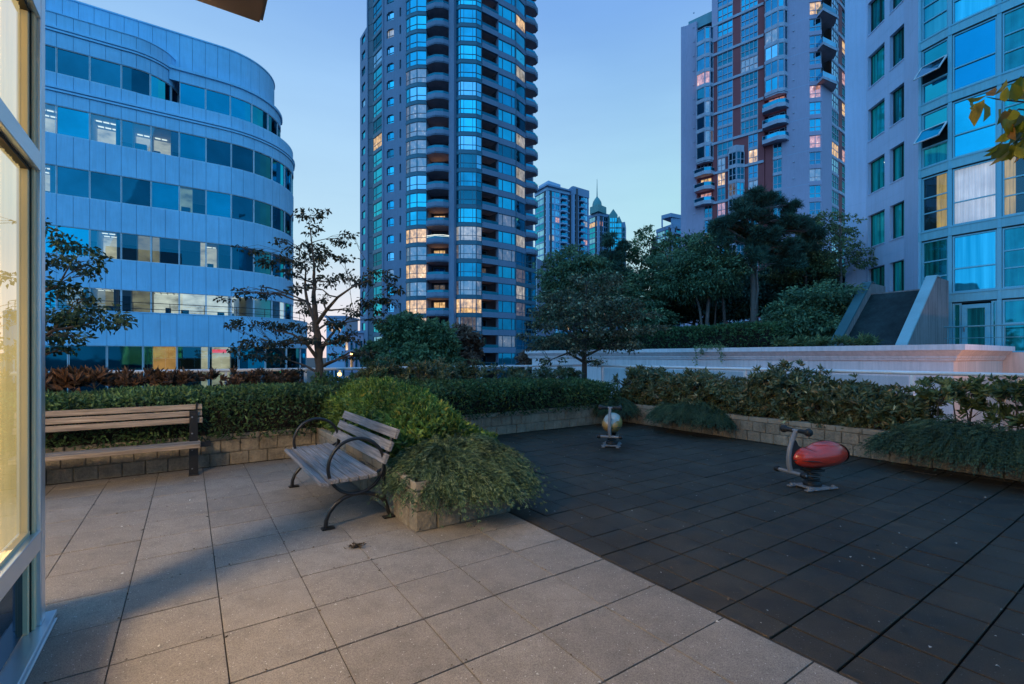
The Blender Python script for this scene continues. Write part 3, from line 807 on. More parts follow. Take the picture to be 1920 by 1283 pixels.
# ------------------------------------------------------------------ office building (left)
def office():
    fac = Facade('office_building', W(42.4, 0, -9), 'curved blue-grey office building with ribbon windows and lit rooms on the left', limit=96)
    def path(a0, bc, r, s, d, z):
        if s <= bc: v = W(a0 - d, s, z)
        else:
            ph = (s - bc) / r; v = W(a0 + r - (r + d) * math.cos(ph), bc + (r + d) * math.sin(ph), z)
        return v
    def band(mb, T, s0, s1, z0, z1, d0, d1, step=.8, mi=0):
        n = max(1, int(math.ceil((s1 - s0) / step)))
        for i in range(n):
            u, v = s0 + (s1 - s0) * i / n, s0 + (s1 - s0) * (i + 1) / n
            mb.hexa([path(*T, u, d1, z0), path(*T, v, d1, z0), path(*T, v, d0, z0), path(*T, u, d0, z0)],
                    [path(*T, u, d1, z1), path(*T, v, d1, z1), path(*T, v, d0, z1), path(*T, u, d0, z1)], mi)
    def panels(T, s0, s1, z0, z1, pitch, ph, d=0.0, gap=.022, curve=None):
        key = (round(z0, 2), T[0]); mb = fac.part('cladding_band', M_OFFICE, key); s = ph
        while s > s0: s -= pitch
        while s < s1:
            u, v = max(s0, s) + gap / 2, min(s1, s + pitch) - gap / 2
            if v - u > .05:
                if v > T[1]:
                    w = (u + v) / 2
                    band(mb, T, u, w, z0, z1, d - .06, d, 9); band(mb, T, w, v, z0, z1, d - .06, d, 9)
                else: band(mb, T, u, v, z0, z1, d - .06, d, 9)
            s += pitch
        band(fac.part('joint_backing', M_OFFJ, key), T, s0, s1, z0 + .01, z1 - .01, d - .3, d - .05)
    PH = -7.15
    T = (42.4, 2.05, 6.0)
    S0, S1 = -16, 2.05 + 9.2
    # window bottoms/tops of the three main storeys
    rows = [(16.12, 18.0), (12.19, 14.08), (8.26, 10.15)]
    panels(T, S0, S1, 14.08, 16.12, .8225, PH); panels(T, S0, S1, 10.15, 12.19, .8225, PH); panels(T, S0, S1, 6.22, 8.26, .8225, PH)
    panels(T, S0, S1, 18.0, 18.85, .8225, PH)
    g = fac.part('cornice', M_OFFICE)
    band(g, T, S0, S1, 18.87, 18.99, -.3, .10); g = fac.part('cornice', M_OFFICE, 'T2'); band(g, T, S0, S1, 19.06, 19.2, -.3, .13); panels(T, S0, S1, 19.22, 20.1, .8225, PH, -.04)
    rnd = random.Random(4)
    see = {}
    # rooms that are lit: (row, bay index from PH) -> material
    lit = {(0, 1): (M_ROOM, 0, .82, 2), (0, 2): (M_ROOM, .35, 1, 1), (0, 3): (M_ROOM, 0, .7, 1), (1, 4): (M_ROOMG, 0, .5, 0), (2, 1): (M_ROOM, .2, .85, 2), (2, 2): (M_ROOMB, .5, 1, 0), (2, 3): (M_ROOMB, 0, .3, 0), (2, 4): (M_ROOM, .78, 1, 0), (2, 5): (M_ROOM, 0, .5, 1),
           (3, 0): (M_ROOMB, 0, .8, 1), (3, 1): (M_ROOMB, 0, .75, 2), (3, 2): (M_ROOMB, .3, 1, 0), (3, 3): (M_ROOMW, 0, 1, 2), (3, 4): (M_ROOMW, 0, 1, 0), (3, 5): (M_ROOMW, 0, 1, 0), (3, 6): (M_ROOMW, 0, 1, 2), (3, 7): (M_ROOM, 0, 1, 2), (3, 8): (M_ROOM, 0, .8, 1), (0, -1): (M_ROOM, 0, 1, 2), (1, -1): (M_ROOM, 0, .8, 2)}
    _old = {(0, 1): M_ROOM, (0, 2): M_ROOM, (0, 3): M_ROOM, (1, 4): M_ROOMW, (2, 1): M_ROOM, (2, 2): M_ROOMO, (2, 5): M_ROOM, (2, 0): None,
           (3, 1): M_ROOM, (3, 2): M_ROOM, (3, 3): M_ROOMW, (3, 4): M_ROOMW, (3, 5): M_ROOMW, (3, 6): M_ROOMW, (3, 7): M_ROOMW, (3, 8): M_ROOMW, (0, -1): M_ROOM, (1, -1): M_ROOM}
    def window(T, u, v, z0, z1, see_through, mat=None, d=-.10):
        mb = MB(); n = 1 if v <= T[1] + .3 else 3
        for i in range(n):
            x, y = u + (v - u) * i / n, u + (v - u) * (i + 1) / n
            mb.quad(path(*T, x, d, z0), path(*T, y, d, z0), path(*T, y, d, z1), path(*T, x, d, z1), 1)
        band(mb, T, u, u + .035, z0, z1, d, d + .07, 9); band(mb, T, v - .035, v, z0, z1, d, d + .07, 9)
        band(mb, T, u + .035, v - .035, z1 - .04, z1, d, d + .06, .9); band(mb, T, u + .035, v - .035, z0, z0 + .04, d, d + .06, .9)
        gm = G_SEE if see_through else (mat or pick(rnd, [(G_OFF, 5), (G_OFFD, 3)]))
        fac.wins.append((mb, [M_OFFM, gm], path(*T, (u + v) / 2, d, (z0 + z1) / 2)))
    def room(T, u, v, z0, z1, mat, k):
        """lit office behind the pane: back wall, ceiling with strip lights, furniture silhouettes"""
        mat, f0, f1, ns = mat; D = -3.2 if ns else -1.3; u, v = u + (v - u) * f0, u + (v - u) * f1
        mb = MB(); band(mb, T, u, v, z0 - .8, z1 + .25, D, D + .02, 1)
        lw = mb.build('lit_room', mat, fac.root)
        mb = MB(); band(mb, T, u, v, z1 + .16, z1 + .25, D + .02, -.3, 1)
        for e in (u, v - .02): band(mb, T, e, e + .02, z0 - .8, z1 + .16, D + .02, -.3, 1)
        mb.build('room_ceiling', M_ROOMD, lw)
        mb = MB()
        for q in range(ns):
            x = u + .12
            while x < v - .25: band(mb, T, x, min(v - .1, x + .32), z1 + .11, z1 + .135, D + .5 + q * 1.0, D + .66 + q * 1.0, 1); x += .40
        if ns: mb.build('strip_light', M_STRIP, lw)
        mb = MB(); r2 = random.Random(k); x = u + .1
        while x < v - .4:
            w = r2.uniform(.3, .7); hgt = r2.uniform(.15, .75)
            if r2.random() < .6: band(mb, T, x, min(x + w, v - .1), z0 - .4, z0 + hgt, -1.15, -.8 - r2.random() * .3, 1)
            x += w + r2.uniform(.05, .4)
        if mb.v: mb.build('desk', M_DESK, lw)
    for ri, (z0, z1) in enumerate(rows):
        for k in range(-5, 12):
            u, v = PH + 1.645 * k, PH + 1.645 * (k + 1)
            if v > S1: continue
            L = lit.get((ri, k)); window(T, u + .01, v - .01, z0, z1, L is not None)
            if L is not None: room(T, u, v, z0, z1, L, ri * 20 + k)
        band(fac.part('inner_wall', M_INNER, z0), T, S0, S1, z0, z1, -5.0, -4.5, 1)
    # storey over the lower block, bright meeting rooms with a roof rail in front
    z0, z1 = 4.55, 6.22
    for k in range(-5, 12):
        u, v = PH + 1.645 * k, PH + 1.645 * (k + 1)
        if v > S1: continue
        L = lit.get((3, k)); window(T, u + .01, v - .01, z0, z1, L is not None)
        if L is not None: room(T, u, v, z0, z1, L, 60 + k)
    band(fac.part('inner_wall', M_INNER, z0), T, S0, S1, z0, z1, -5.0, -4.5, 1)
    TL = (41.2, 3.0, 6.0); P2 = -4.49
    panels(TL, -16, 3 + 9.4, 2.30, 4.55, .95, P2)
    g = fac.part('cornice', M_OFFICE, 'TL'); band(g, TL, -16, 12.4, 4.55, 4.62, -1.4, .03)
    lit2 = {1: (M_ROOMO, .25, 1, 0), 2: (M_ROOM, .75, 1, 0), 3: (M_ROOM, .1, .75, 0)}
    for k in range(-6, 8):
        u, v = P2 + 1.9 * k, P2 + 1.9 * (k + 1)
        if v > 12.4: continue
        L = lit2.get(k); window(TL, u + .02, v - .02, -1.6, 2.30, L is not None, G_OFFD if k < 1 else None)
        if L is not None: room(TL, u, v, -1.0, 2.3, L, 90 + k)
    band(fac.part('inner_wall', M_INNER, z0), TL, -16, 12.4, -1.6, 2.3, -5.0, -4.5, 1)
    panels(TL, -16, 12.4, -9, -1.6, .95, P2)
    mb = MB(); band(mb, TL, 1.45, 2.35, 1.85, 2.1, -.6, -.55, 2); mb.build('red_sign', M_REDSIGN, fac.root)
    # rail
    mb = MB()
    N = 60
    for z in (4.86, 5.28):
        mb.tube([path(*TL, -14 + 26.2 * i / N, -.25, z) for i in range(N + 1)], .022, 5)
    s = -13.4
    while s < 12.4: mb.tube([path(*TL, s, -.25, 4.6), path(*TL, s, -.25, 5.28)], .022, 5); s += 2.05
    mb.build('roof_rail', M_STEEL, fac.root)
    # top storey: left drum with rounded end and set-back right part
    TD = (42.42, -3.4, 2.8)
    for k in range(-5, 6):
        u, v = PH + 1.645 * k, PH + 1.645 * (k + 1)
        if u > -3.4 + 4.2: continue
        v = min(v, -3.4 + 4.35); window(TD, u + .01, v - .01, 20.1, 21.8, False, G_OFFD if k != 3 else G_OFF)
    SD = -3.4 + 4.4
    panels(TD, S0, SD, 21.8, 22.75, .8225, PH)
    g = fac.part('cornice', M_OFFICE, 'TD'); band(g, TD, S0, SD, 22.78, 22.9, -.3, .09, .4); g = fac.part('cornice', M_OFFICE, 'TD2'); band(g, TD, S0, SD, 22.96, 23.08, -.3, .12, .4); panels(TD, S0, SD, 23.1, 24.0, .8225, PH, -.05)
    band(g, TD, S0, SD, 24.0, 24.06, -2.0, .0, .4)
    TR = (43.4, 2.0, 5.0)
    for k in range(4, 13):
        u, v = PH + 1.645 * k, PH + 1.645 * (k + 1)
        if v > 2.0 + 7.8: continue
        window(TR, u + .01, v - .01, 20.35, 22.15, False, G_OFF if k < 8 else G_OFFD)
    panels(TR, -1.2, 9.8, 22.15, 22.95, 1.645, PH); panels(TR, -1.2, 9.8, 20.1, 20.35, 1.645, PH)
    g = fac.part('cornice', M_OFFICE, 'TR'); band(g, TR, -1.2, 9.8, 22.95, 23.15, -1.2, .14, .5)
    TP = (44.2, 2.1, 4.4)
    panels(TP, -16, 8.9, 23.15, 26.1, .8225, PH)
    g = fac.part('cornice', M_OFFICE, 'TP'); band(g, TP, -16, 8.9, 26.1, 26.2, -.5, .06, .5)
    band(g, (44.4, 2.0, 5), -16, 9.6, 20.0, 23.1, -.6, -.5, 1)
    # solid behind so no sky shows through
    mb = fac.part('core', M_OFFJ)
    band(mb, (48.2, 2.05, 2.0), -16, 5.0, -9, 26.0, -6, -.2, 1)
    band(fac.part('roof', M_OFFJ), T, S0, S1, 20.02, 20.1, -5, -.05, 1)
    # end columns at street level
    for s in (12.55, 13.3):
        mb = MB(); band(mb, TL, s, s + .35, -9, 2.6, -.5, -.1, 1); mb.build('column', M_OFFM, fac.root)
    fac.finish()
office()

# ------------------------------------------------------------------ tall apartment tower (centre)
def tower_centre():
    fac = Facade('apartment_tower', (-8, 72, -9), 'tall blue glass and mauve concrete apartment tower with stacked balconies in the centre', limit=97)
    rnd = random.Random(21)
    FH, Z0 = 2.75, 2.37
    NB, NT_ = -3, 23
    V = [(675, 83.5), (688, 80.5), (700, 79.5), (717, 76.9), (762, 74.8), (800, 73.6), (846, 73.2), (855.5, 72.6), (903, 73.0), (933, 74.8), (967, 76.9), (985, 79.2), (1005, 81.5)]
    pts = [P(*v) for v in V]
    lits = [(783, 438, L_WARM), (783, 500, L_WARM), (783, 568, L_WARM), (783, 205, L_DIM), (783, 235, L_DIM), (783, 268, L_DIM), (783, 302, L_DIM), (783, 130, L_DIM),
            (879, 440, L_WHITE), (879, 472, L_DIM), (879, 540, L_DIM), (950, 482, L_DIM), (976, 33, L_WARM), (976, 127, L_WHITE), (976, 275, L_WHITE), (976, 340, L_WHITE), (976, 370, L_WHITE),
            (976, 520, L_DIM), (985, 548, L_WHITE), (823, 470, L_WARM), (823, 572, L_WARM), (823, 305, L_WARM), (823, 540, L_DIM), (731, 60, L_WHITE), (918, 15, L_DIM), (783, 470, L_DIM), (783, 602, L_WARM), (783, 533, L_DIM), (950, 640, L_DIM), (705, 270, L_WARM), (879, 610, L_DIM), (985, 590, L_DIM), (823, 405, L_WARM), (918, 330, L_DIM), (918, 510, L_DIM), (950, 410, L_DIM), (731, 520, L_DIM), (976, 450, L_WHITE), (879, 575, L_WARM)]
    glz = [(G_CY, 4), (G_BL, 4), (G_DK, 1.2), (G_PALE, .5)]
    wall = fac.part('wall', M_T1C)
    def lit_or(c, tx=14, ty=13, w=glz):
        return near(lits, c, tx, ty) or pick(rnd, w)
    for i in range(12):
        S = Seg(pts[i], pts[i + 1]); L = S.L
        S.box(fac.part('inner_wall', M_T1D), -.02, L + .02, -9, 64, -3.2, -2.4)
        ztop = 58.0 if i == 0 else 66.0
        for k in range(NB, NT_):
            z = Z0 + FH * k
            if z + FH > ztop: continue
            dark = k < 4
            if i == 0:
                S.box(wall, 0, L, z, z + .9, -.3, 0); S.box(wall, 0, L * .25, z + .9, z + FH, -.3, 0); S.box(wall, L * .75, L, z + .9, z + FH, -.3, 0); S.box(wall, L * .25, L * .75, z + 2.2, z + FH, -.3, 0)
                S.window(fac, L * .25, L * .75, z + .9, z + 2.2, -.15, lit_or(S.pt(L / 2, z + 1.4)), M_T1F)
            elif i == 1:
                S.box(fac.part('louvre_strip', M_LOUV), .25, L - .1, z + .05, z + FH - .02, -.3, -.1)
            elif i == 2:
                m = fac.part('metal_band', M_T1F); S.box(m, 0, L, z - .28, z + .12, -.3, .12); S.box(m, 0, L, z + .12, z + .30, -.3, .05)
                S.window(fac, .05, L - .05, z + .30, z + FH - .28, 0, lit_or(S.pt(L / 2, z + 1.4)), M_T1F, bars=(.3,), hbars=(.36,), fw=.09)
            elif i == 3:
                # concrete with one arched window and one slit window
                u0, u1 = S.px(725), S.px(738.5); s0, s1 = S.px(749), S.px(754.5)
                zs, zt = z + .75, z + 2.15
                for (x, y) in ((0, u0), (u1, s0), (s1, L)): S.box(wall, x, y, z, z + FH, -.4, 0)
                for (x, y) in ((u0, u1), (s0, s1)):
                    S.box(wall, x, y, z, zs, -.4, 0); S.box(wall, x, y, zt, z + FH, -.4, 0)
                w3 = (u1 - u0) * .16
                S.box(wall, u0, u0 + w3, zt - .18, zt, -.35, -.002); S.box(wall, u1 - w3, u1, zt - .18, zt, -.35, -.002)
                S.window(fac, u0, u1, zs, zt, -.22, lit_or(S.pt((u0 + u1) / 2, z + 1.4)), M_T1F, bars=(.3,), hbars=(.25,), fw=.09)
                S.window(fac, s0, s1, zs - .2, zt, -.22, pick(rnd, [(G_PALE, 3), (G_DK, 2), (G_BL, 1)]), M_T1F, fw=.09)
            elif i in (4, 7):
                # faceted glass bay: three facets bulging outward
                pl = [(0, 0), (.16, .55), (.78, .62), (1, .1)] if i == 7 else [(0, .1), (.25, .45), (.62, .55), (1, 0)]
                q = [S.pt(L * u, 0, d) for u, d in pl]
                litc = near(lits, S.pt(L / 2, z + 1.5, .5), 16, 13)
                gsame = pick(rnd, glz if not dark else [(G_DK, 4), (G_BL, 2)])
                for j in range(3):
                    B = Seg(q[j], q[j + 1]); m = fac.part('metal_band', M_T1F)
                    B.box(m, -.03, B.L + .03, z - .30, z + .02, -.6, .10); B.box(m, -.02, B.L + .02, z + .02, z + .26, -.6, .03)
                    gm = litc or (gsame if rnd.random() < .8 else pick(rnd, glz))
                    bars = (.33,) if B.L > 2.2 else (.5,) if B.L > 1.5 else ()
                    if i == 7 and j == 1: bars = (.22, .78)
                    B.window(fac, .0, B.L, z + .26, z + FH - .30, 0, gm, M_T1F, bars=bars, hbars=(.36,), fw=.075)
            elif i == 5:
                # stacked balconies
                q = [S.pt(.05, 0, -.3), S.pt(.25, 0, .75), S.pt(L * .42, 0, 1.25), S.pt(L * .75, 0, 1.05), S.pt(L - .05, 0, .35), S.pt(L - .05, 0, -2.3), S.pt(.05, 0, -2.3)]
                mb = MB(); mb.prism([(p[0], p[1]) for p in q], z - .12, z + .10, 0)
                mb.m = [1 if f == 0 else 0 for f in range(len(mb.f))]
                for j in range(4):
                    B = Seg(q[j], q[j + 1]); B.box(mb, 0, B.L, z - .14, z + .72, -.12, .0, 0); B.box(mb, .02, B.L - .02, z + .72, z + 1.06, -.07, -.04, 2); B.box(mb, 0, B.L, z + 1.06, z + 1.10, -.09, -.02, 3)
                fac.balc.append((mb, [M_T1C, M_T1B, G_DK, M_T1F], S.pt(L / 2, z, 1)))
                dc = near(lits, S.pt(L * .5, z + 1.5, -2.3), 22, 14)
                S.window(fac, L * .12, L * .62, z + .1, z + 2.35, -2.32, dc or pick(rnd, [(G_DK, 5), (G_SL, 3), (L_DIM, .3)]), M_T1F, bars=(.5,), fw=.09)
                for e in (0, L - .12): S.box(wall, e, e + .12, z, z + FH, -2.4, -.3)
            elif i == 6:
                S.box(wall, 0, L, z, z + FH, -2.4, .55)
            elif i == 8:
                # recessed balconies with a band at the edge
                S.box(wall, 0, L, z - .25, z + .55, -.15, .25)
                mb = MB(); S.box(mb, 0, L, z - .22, z + .06, -2.3, -.16, 0)
                mb.m = [1] * len(mb.f); S.box(mb, 0, L, z + .55, z + .98, .12, .16, 2); S.box(mb, 0, L, z + .98, z + 1.02, .10, .18, 3)
                fac.balc.append((mb, [M_T1C, M_T1B, G_DK, M_T1F], S.pt(L / 2, z)))
                S.window(fac, L * .2, L * .8, z + .1, z + 2.3, -2.32, near(lits, S.pt(L / 2, z + 1.2, -2), 14, 13) or pick(rnd, [(G_DK, 5), (G_SL, 3), (L_DIM, .3)]), M_T1F, bars=(.5,), fw=.09)
            elif i == 9:
                S.box(wall, 0, L, z - .25, z + .62, -.3, .06)
                S.window(fac, .1, L - .05, z + .62, z + FH - .25, -.06, lit_or(S.pt(L / 2, z + 1.5), 14, 13), M_T1F, bars=(.26, .78), hbars=(), fw=.11)
            elif i == 10:
                if k < 6: S.box(fac.part('metal_band', M_T1F), 0, L, z - .25, z + .25, -.3, .06)
                else: S.box(wall, 0, L, z - .25, z + .55, -.3, .05)
                S.window(fac, .05, L - .03, z + (.25 if k < 6 else .55), z + FH - .25, -.06, lit_or(S.pt(L / 2, z + 1.5), 11, 14), M_T1F, bars=() if k > 5 else (.7,), hbars=(.3,) if k < 6 else (), fw=.09)
            elif i == 11:
                if k < 6:
                    S.box(fac.part('metal_band', M_T1F), 0, L, z - .25, z + .25, -.3, .06)
                    S.window(fac, .02, L, z + .25, z + FH - .25, -.06, lit_or(S.pt(L / 2, z + 1.5), 9, 14), M_T1F, bars=(.6,), hbars=(.3,), fw=.09)
                else:
                    q = [S.pt(0, 0, .15), S.pt(L * .55, 0, .75), S.pt(L * .98, 0, .35), S.pt(L * 1.08, 0, -.5), S.pt(L, 0, -2.3), S.pt(0, 0, -2.3)]
                    mb = MB(); mb.prism([(p[0], p[1]) for p in q], z - .12, z + .10, 0); mb.m = [1 if f == 0 else 0 for f in range(len(mb.f))]
                    for j in range(3):
                        B = Seg(q[j], q[j + 1]); B.box(mb, 0, B.L, z - .16, z + .70, -.12, 0, 0); B.box(mb, .02, B.L - .02, z + .70, z + 1.05, -.07, -.04, 2)
                    fac.balc.append((mb, [M_T1C, M_T1B, G_BL, M_T1F], S.pt(L / 2, z, .5)))
                    S.window(fac, L * .1, L * .8, z + .1, z + 2.3, -2.2, G_DK, M_T1B, fw=.1)
        if i in (1,):
            S.box(wall, 0, .25, -9, 66, -.3, .05)
        if i == 3:
            S.box(wall, 0, .3, -9, 66, -.5, .12); S.box(wall, L - .9, L + .1, -9, 66, -.5, .18)
        if i == 9: S.box(wall, 0, .1, -9, 66, -.5, .07)
        if i == 10: S.box(fac.part('metal_band', M_T1F), -.08, .04, -9, 66, -.4, .10)
    S = Seg(pts[5], pts[6]); L = S.L; z = Z0 + FH * 6
    q = [S.pt(.05, z + 1.14, -.3), S.pt(.25, z + 1.14, .78), S.pt(L * .42, z + 1.14, 1.28), S.pt(L * .75, z + 1.14, 1.08), S.pt(L - .05, z + 1.14, .38)]
    mb = MB(); mb.tube(q, .05, 5); mb.tube([p - UP * (.12 + .1 * (i % 2)) for i, p in enumerate(q)], .025, 5); mb.build('string_lights', emit('string_light_white', (.95, 1, .9), 1.3), fac.root)
    # right flank and bright corner strip
    e = pts[12]; S = Seg(e, e + Vector((4.2, 9.5, 0))); S.box(wall, 0, S.L, -9, 18.5, -.5, 0)
    S = Seg(pts[11], pts[12]); mb = MB(); S.box(mb, S.L - .02, S.L + .12, -3, 18.4, -.3, .1); mb.build('corner_trim', M_OFFM, fac.root)
    # ground-floor canopy and solid core behind
    mb = MB(); mb.prism([P(690, 84), P(998, 84), P(1000, 96), P(700, 96)], -9, 66); mb.build('core', M_T1C, fac.root)
    mb = MB()
    S = Seg(P(690, 82), P(1003, 82)); S.box(mb, 0, S.L, -9, Z0 + FH * NB, -2, 0); mb.build('plinth', M_T1C, fac.root)
    fac.finish()
tower_centre()

# ------------------------------------------------------------------ lilac and maroon tower
def tower_right():
    fac = Facade('apartment_tower', (45, 79, -9), 'lilac apartment tower with maroon vertical stripes and pale grid bands', limit=97)
    rnd = random.Random(5)
    FH, Z0 = 2.75, 2.6
    C0, C1, C2, C3, C4, C5 = P(1287, 92), P(1475, 80.6), P(1517, 78.6), P(1541, 78.2), P(1560, 80.6), P(1592, 86)
    S = Seg(C0, C1)
    lits = [(1452, 187, L_PINK), (1465, 187, L_WARM), (1322, 138, L_PINK), (1527, 270, L_PINK), (1527, 372, L_WHITE), (1527, 178, L_PINK), (1527, 12, L_WARM), (1328, 335, L_WARM), (1328, 362, L_PINK),
            (1565, 278, L_WARM), (1350, 292, L_DIM), (1383, 240, L_DIM), (1327, 440, L_WARM), (1326, 245, L_DIM), (1528, 452, L_WARM), (1582, 85, L_WARM), (1582, 155, L_PINK), (1440, 60, L_DIM), (1360, 180, L_PINK), (1405, 110, L_DIM), (1322, 190, L_DIM), (1410, 300, L_WARM), (1352, 335, L_WARM), (1565, 330, L_PINK), (1582, 210, L_WARM), (1582, 300, L_PINK), (1410, 350, L_DIM), (1352, 390, L_PINK), (1528, 330, L_DIM)]
    glz = [(G_BL, 2.5), (G_SL, 5), (G_DK, 2), (G_PALE, .4)]
    low = [(G_DK, 5), (G_SL, 3), (L_DIM, .4)]
    wall, red, pale = fac.part('wall', M_T2C), fac.part('maroon_stripe', M_T2R), fac.part('pale_band', M_T2W)
    X = lambda x: S.px(x)
    S.box(fac.part('core', M_T1D), 0, S.L + 1, -9, 64, -4, -1.0)
    TOP = 76.0
    S.box(wall, 0, X(1306), -9, 65.5, -1, 0)
    S.box(red, X(1336), X(1344), -9, 70, -1, -.05); S.box(red, X(1374), X(1389), -9, TOP, -1, -.05); S.box(red, X(1421), X(1433), -9, TOP, -1, -.05)
    # stepped roof at the far corner
    S.box(fac.part('roof_parapet', M_SKYT), .2, X(1337), 64.4, 66.4, -3, -.5); S.box(wall, X(1335), X(1346), 60, TOP, -1.2, .1)
    for k in range(-4, 27):
        z = Z0 + FH * k
        if z > TOP: break
        two = (k % 2 == 0); pale = fac.part('pale_band', M_T2W, k)
        zy = proj(S.pt(X(1455), z))[1]
        bay_open = zy < 206
        # window columns
        for (x0, x1, bars, left) in ((1345, 1374, (.33, .66), 0), (1389, 1421, (.25, .5, .75), 0)):
            if k < 14 and x0 == 1389: x0, x1, bars = 1403, 1421, (.5,)
            if k < 13 and x0 == 1345: x0, x1, bars = 1345, 1360, (.5,)
            u0, u1 = X(x0), X(x1)
            S.box(pale, u0, u1, z - .22, z + .18, -.5, .04)
            g = near(lits, S.pt((u0 + u1) / 2, z + 1.5), 14, 12) or pick(rnd, glz if k > 13 else low)
            S.window(fac, u0, u1, z + .18, z + FH - .22, -.12, g, M_T2W, bars=bars, hbars=(.42,), fw=.10, fd=.10)
        if two: S.box(pale, X(1336), X(1432), z - .24, z + .20, -.4, .16)
        if k < 13: S.box(red, X(1360.5), X(1375), z, z + FH, -.9, -.05)
        if k < 14: S.box(red, X(1388.5), X(1402.5), z, z + FH, -.9, -.05)
        # middle lower bay
        if k < 13:
            q = [S.pt(X(1366), 0, .0), S.pt(X(1370), 0, 1.1), S.pt(X(1385), 0, 1.3), S.pt(X(1396), 0, .2)]
            for j in range(3):
                B = Seg(q[j], q[j + 1]); B.box(pale, -.05, B.L + .05, z - .25, z + .2, -.6, .1)
                B.window(fac, 0, B.L, z + .2, z + FH - .25, 0, near(lits, B.pt(B.L / 2, z + 1.4), 7, 10) or pick(rnd, low + [(G_CY, 1)]), M_T2W, bars=(.5,) if B.L > 1 else (), hbars=(.4,), fw=.10, fd=.08)
            if k == 12: mb = fac.part('bay_cap', M_T2W); mb.prism([(p[0], p[1]) for p in q], z + FH - .2, z + FH + .9)
        # near bay (rounded) and far bay
        for (x0, xm, x1, zb, nm) in ((1434, 1462, 1476, 45.2, 'n'), (1307, 1326, 1337, 36.5, 'f')):
            if nm == 'f' and z + FH > 64: continue
            q = [S.pt(X(x0), 0, .1), S.pt(X(x0) + .25, 0, .85), S.pt(X(xm), 0, 1.15), S.pt(X(x1) - .3, 0, .75), S.pt(X(x1), 0, 0)]
            if z >= zb:
                for j in range(1, 4):
                    B = Seg(q[j], q[j + 1]); B.box(pale, -.06, B.L + .06, z - .28, z + .22, -.7, .12)
                    c = B.pt(B.L / 2, z + 1.4)
                    B.window(fac, 0, B.L, z + .22, z + FH - .28, 0, near(lits, c, 9, 12) or pick(rnd, glz), M_T2W, bars=(.5,) if B.L > 2 else (), hbars=(), fw=.10, fd=.1)
                if z < zb + FH:
                    mb = fac.part('bay_base', M_T2W, nm); mb.prism([(p[0], p[1]) for p in q], z - .55, z - .28)
            elif z >= zb - 3 * FH:
                r = [S.pt(X(x0) - .2, 0, 0), S.pt(X(x0), 0, 1.2), S.pt(X(xm), 0, 1.7), S.pt(X(x1), 0, 1.1), S.pt(X(x1) + .3, 0, -.1)]
                mb = MB(); mb.prism([(p[0], p[1]) for p in r], z - .2, z + .12, 0)
                for j in range(4):
                    B = Seg(r[j], r[j + 1]); B.box(mb, 0, B.L, z - .25, z + .42, -.12, 0.01, 0); B.box(mb, .03, B.L - .03, z + .42, z + 1.02, -.08, -.05, 1); B.box(mb, 0, B.L, z + 1.02, z + 1.07, -.10, -.03, 0)
                fac.balc.append((mb, [M_T2W, G_BL], S.pt(X(xm), z, 1)))
                S.window(fac, X(x0) + .5, X(x1) - .4, z + .12, z + 2.3, -.5, near(lits, S.pt(X(xm), z + 1), 12, 12) or G_DK, M_T2W, bars=(.33, .66), fw=.09)
                S.box(red, X(x0) - .3, X(x1), z + 2.3, z + FH, -1, -.4)
            else:
                w0, w1 = (X(1449), X(1466)) if nm == 'n' else (X(1320), X(1335))
                S.box(red, X(x0), w0, z, z + FH, -1, -.2) if nm == 'n' else S.box(wall, X(1306), w0, z, z + FH, -1, 0)
                S.box(pale, w0, w1, z - .2, z + .25, -.5, 0)
                S.window(fac, w0, w1, z + .25, z + FH - .2, -.2, near(lits, S.pt((w0 + w1) / 2, z + 1.4), 10, 12) or pick(rnd, low), M_T2W, bars=(.5,), hbars=(.35,), fw=.10)
                if nm == 'n': S.box(wall, w1, X(1476), z, z + FH, -1, 0)
        # vents
        S2 = Seg(C1, C2)
        m = fac.part('vent', M_T2W); S2.box(m, S2.px(1488) - .1, S2.px(1488) + .12, z + 1.3, z + 1.5, 0, .12)
        m = fac.part('vent', M_T2W); S.box(m, X(1301) - .1, X(1301) + .12, z + 1.3, z + 1.5, 0, .12)
        # window stack on the chamfer
        S3 = Seg(C2, C3); up = proj(S3.pt(1, z))[1] < 186
        S3.box(wall, 0, S3.L, z - .3, z + .35, -.5, 0)
        S3.window(fac, .05, S3.L - .05, z + .35, z + FH - .3, -.15, near(lits, S3.pt(1, z + 1.3), 10, 11) or pick(rnd, [(G_SL, 3), (G_BL, 1), (G_PALE, .4)] if not up else [(G_SL, 1)]), M_T2W, bars=(.5,), hbars=(.35,), fw=.10)
        S4 = Seg(C3, C4)
        if up:
            S4.box(wall, S4.L * .25, S4.L * .45, z, z + FH, -2, -.8)
            if k % 2 == 0:
                r = [S3.pt(S3.L * .6, 0, -.1), S3.pt(S3.L * .75, 0, 1.7), S4.pt(S4.L * .5, 0, 1.4), S4.pt(S4.L, 0, .2), S4.pt(S4.L, 0, -2)]
                mb = MB(); mb.prism([(p[0], p[1]) for p in r], z - .25, z + .12, 0); mb.m = [2 if f == 0 else 0 for f in range(len(mb.f))]
                for j in range(3):
                    B = Seg(r[j], r[j + 1]); B.box(mb, 0, B.L, z - .25, z + .2, -.1, .01, 0); B.box(mb, 0, B.L, z + .2, z + 1.0, -.06, -.03, 1)
                fac.balc.append((mb, [M_T2W, G_PALE, M_T1B], S4.pt(1, z)))
            S4.window(fac, S4.L * .45, S4.L, z + .1, z + FH - .25, -1.4, G_DK if k % 2 else G_BL, M_T2W, bars=(.5,), fw=.1)
            S4.box(wall, S4.L * .45, S4.L, z - .25, z + .1, -1.7, -1.35)
        else:
            S4.box(wall, 0, S4.L, z, z + FH, -2, 0)
        S5 = Seg(C4, C5)
        e = S5.px(1573); e2 = S5.px(1579)
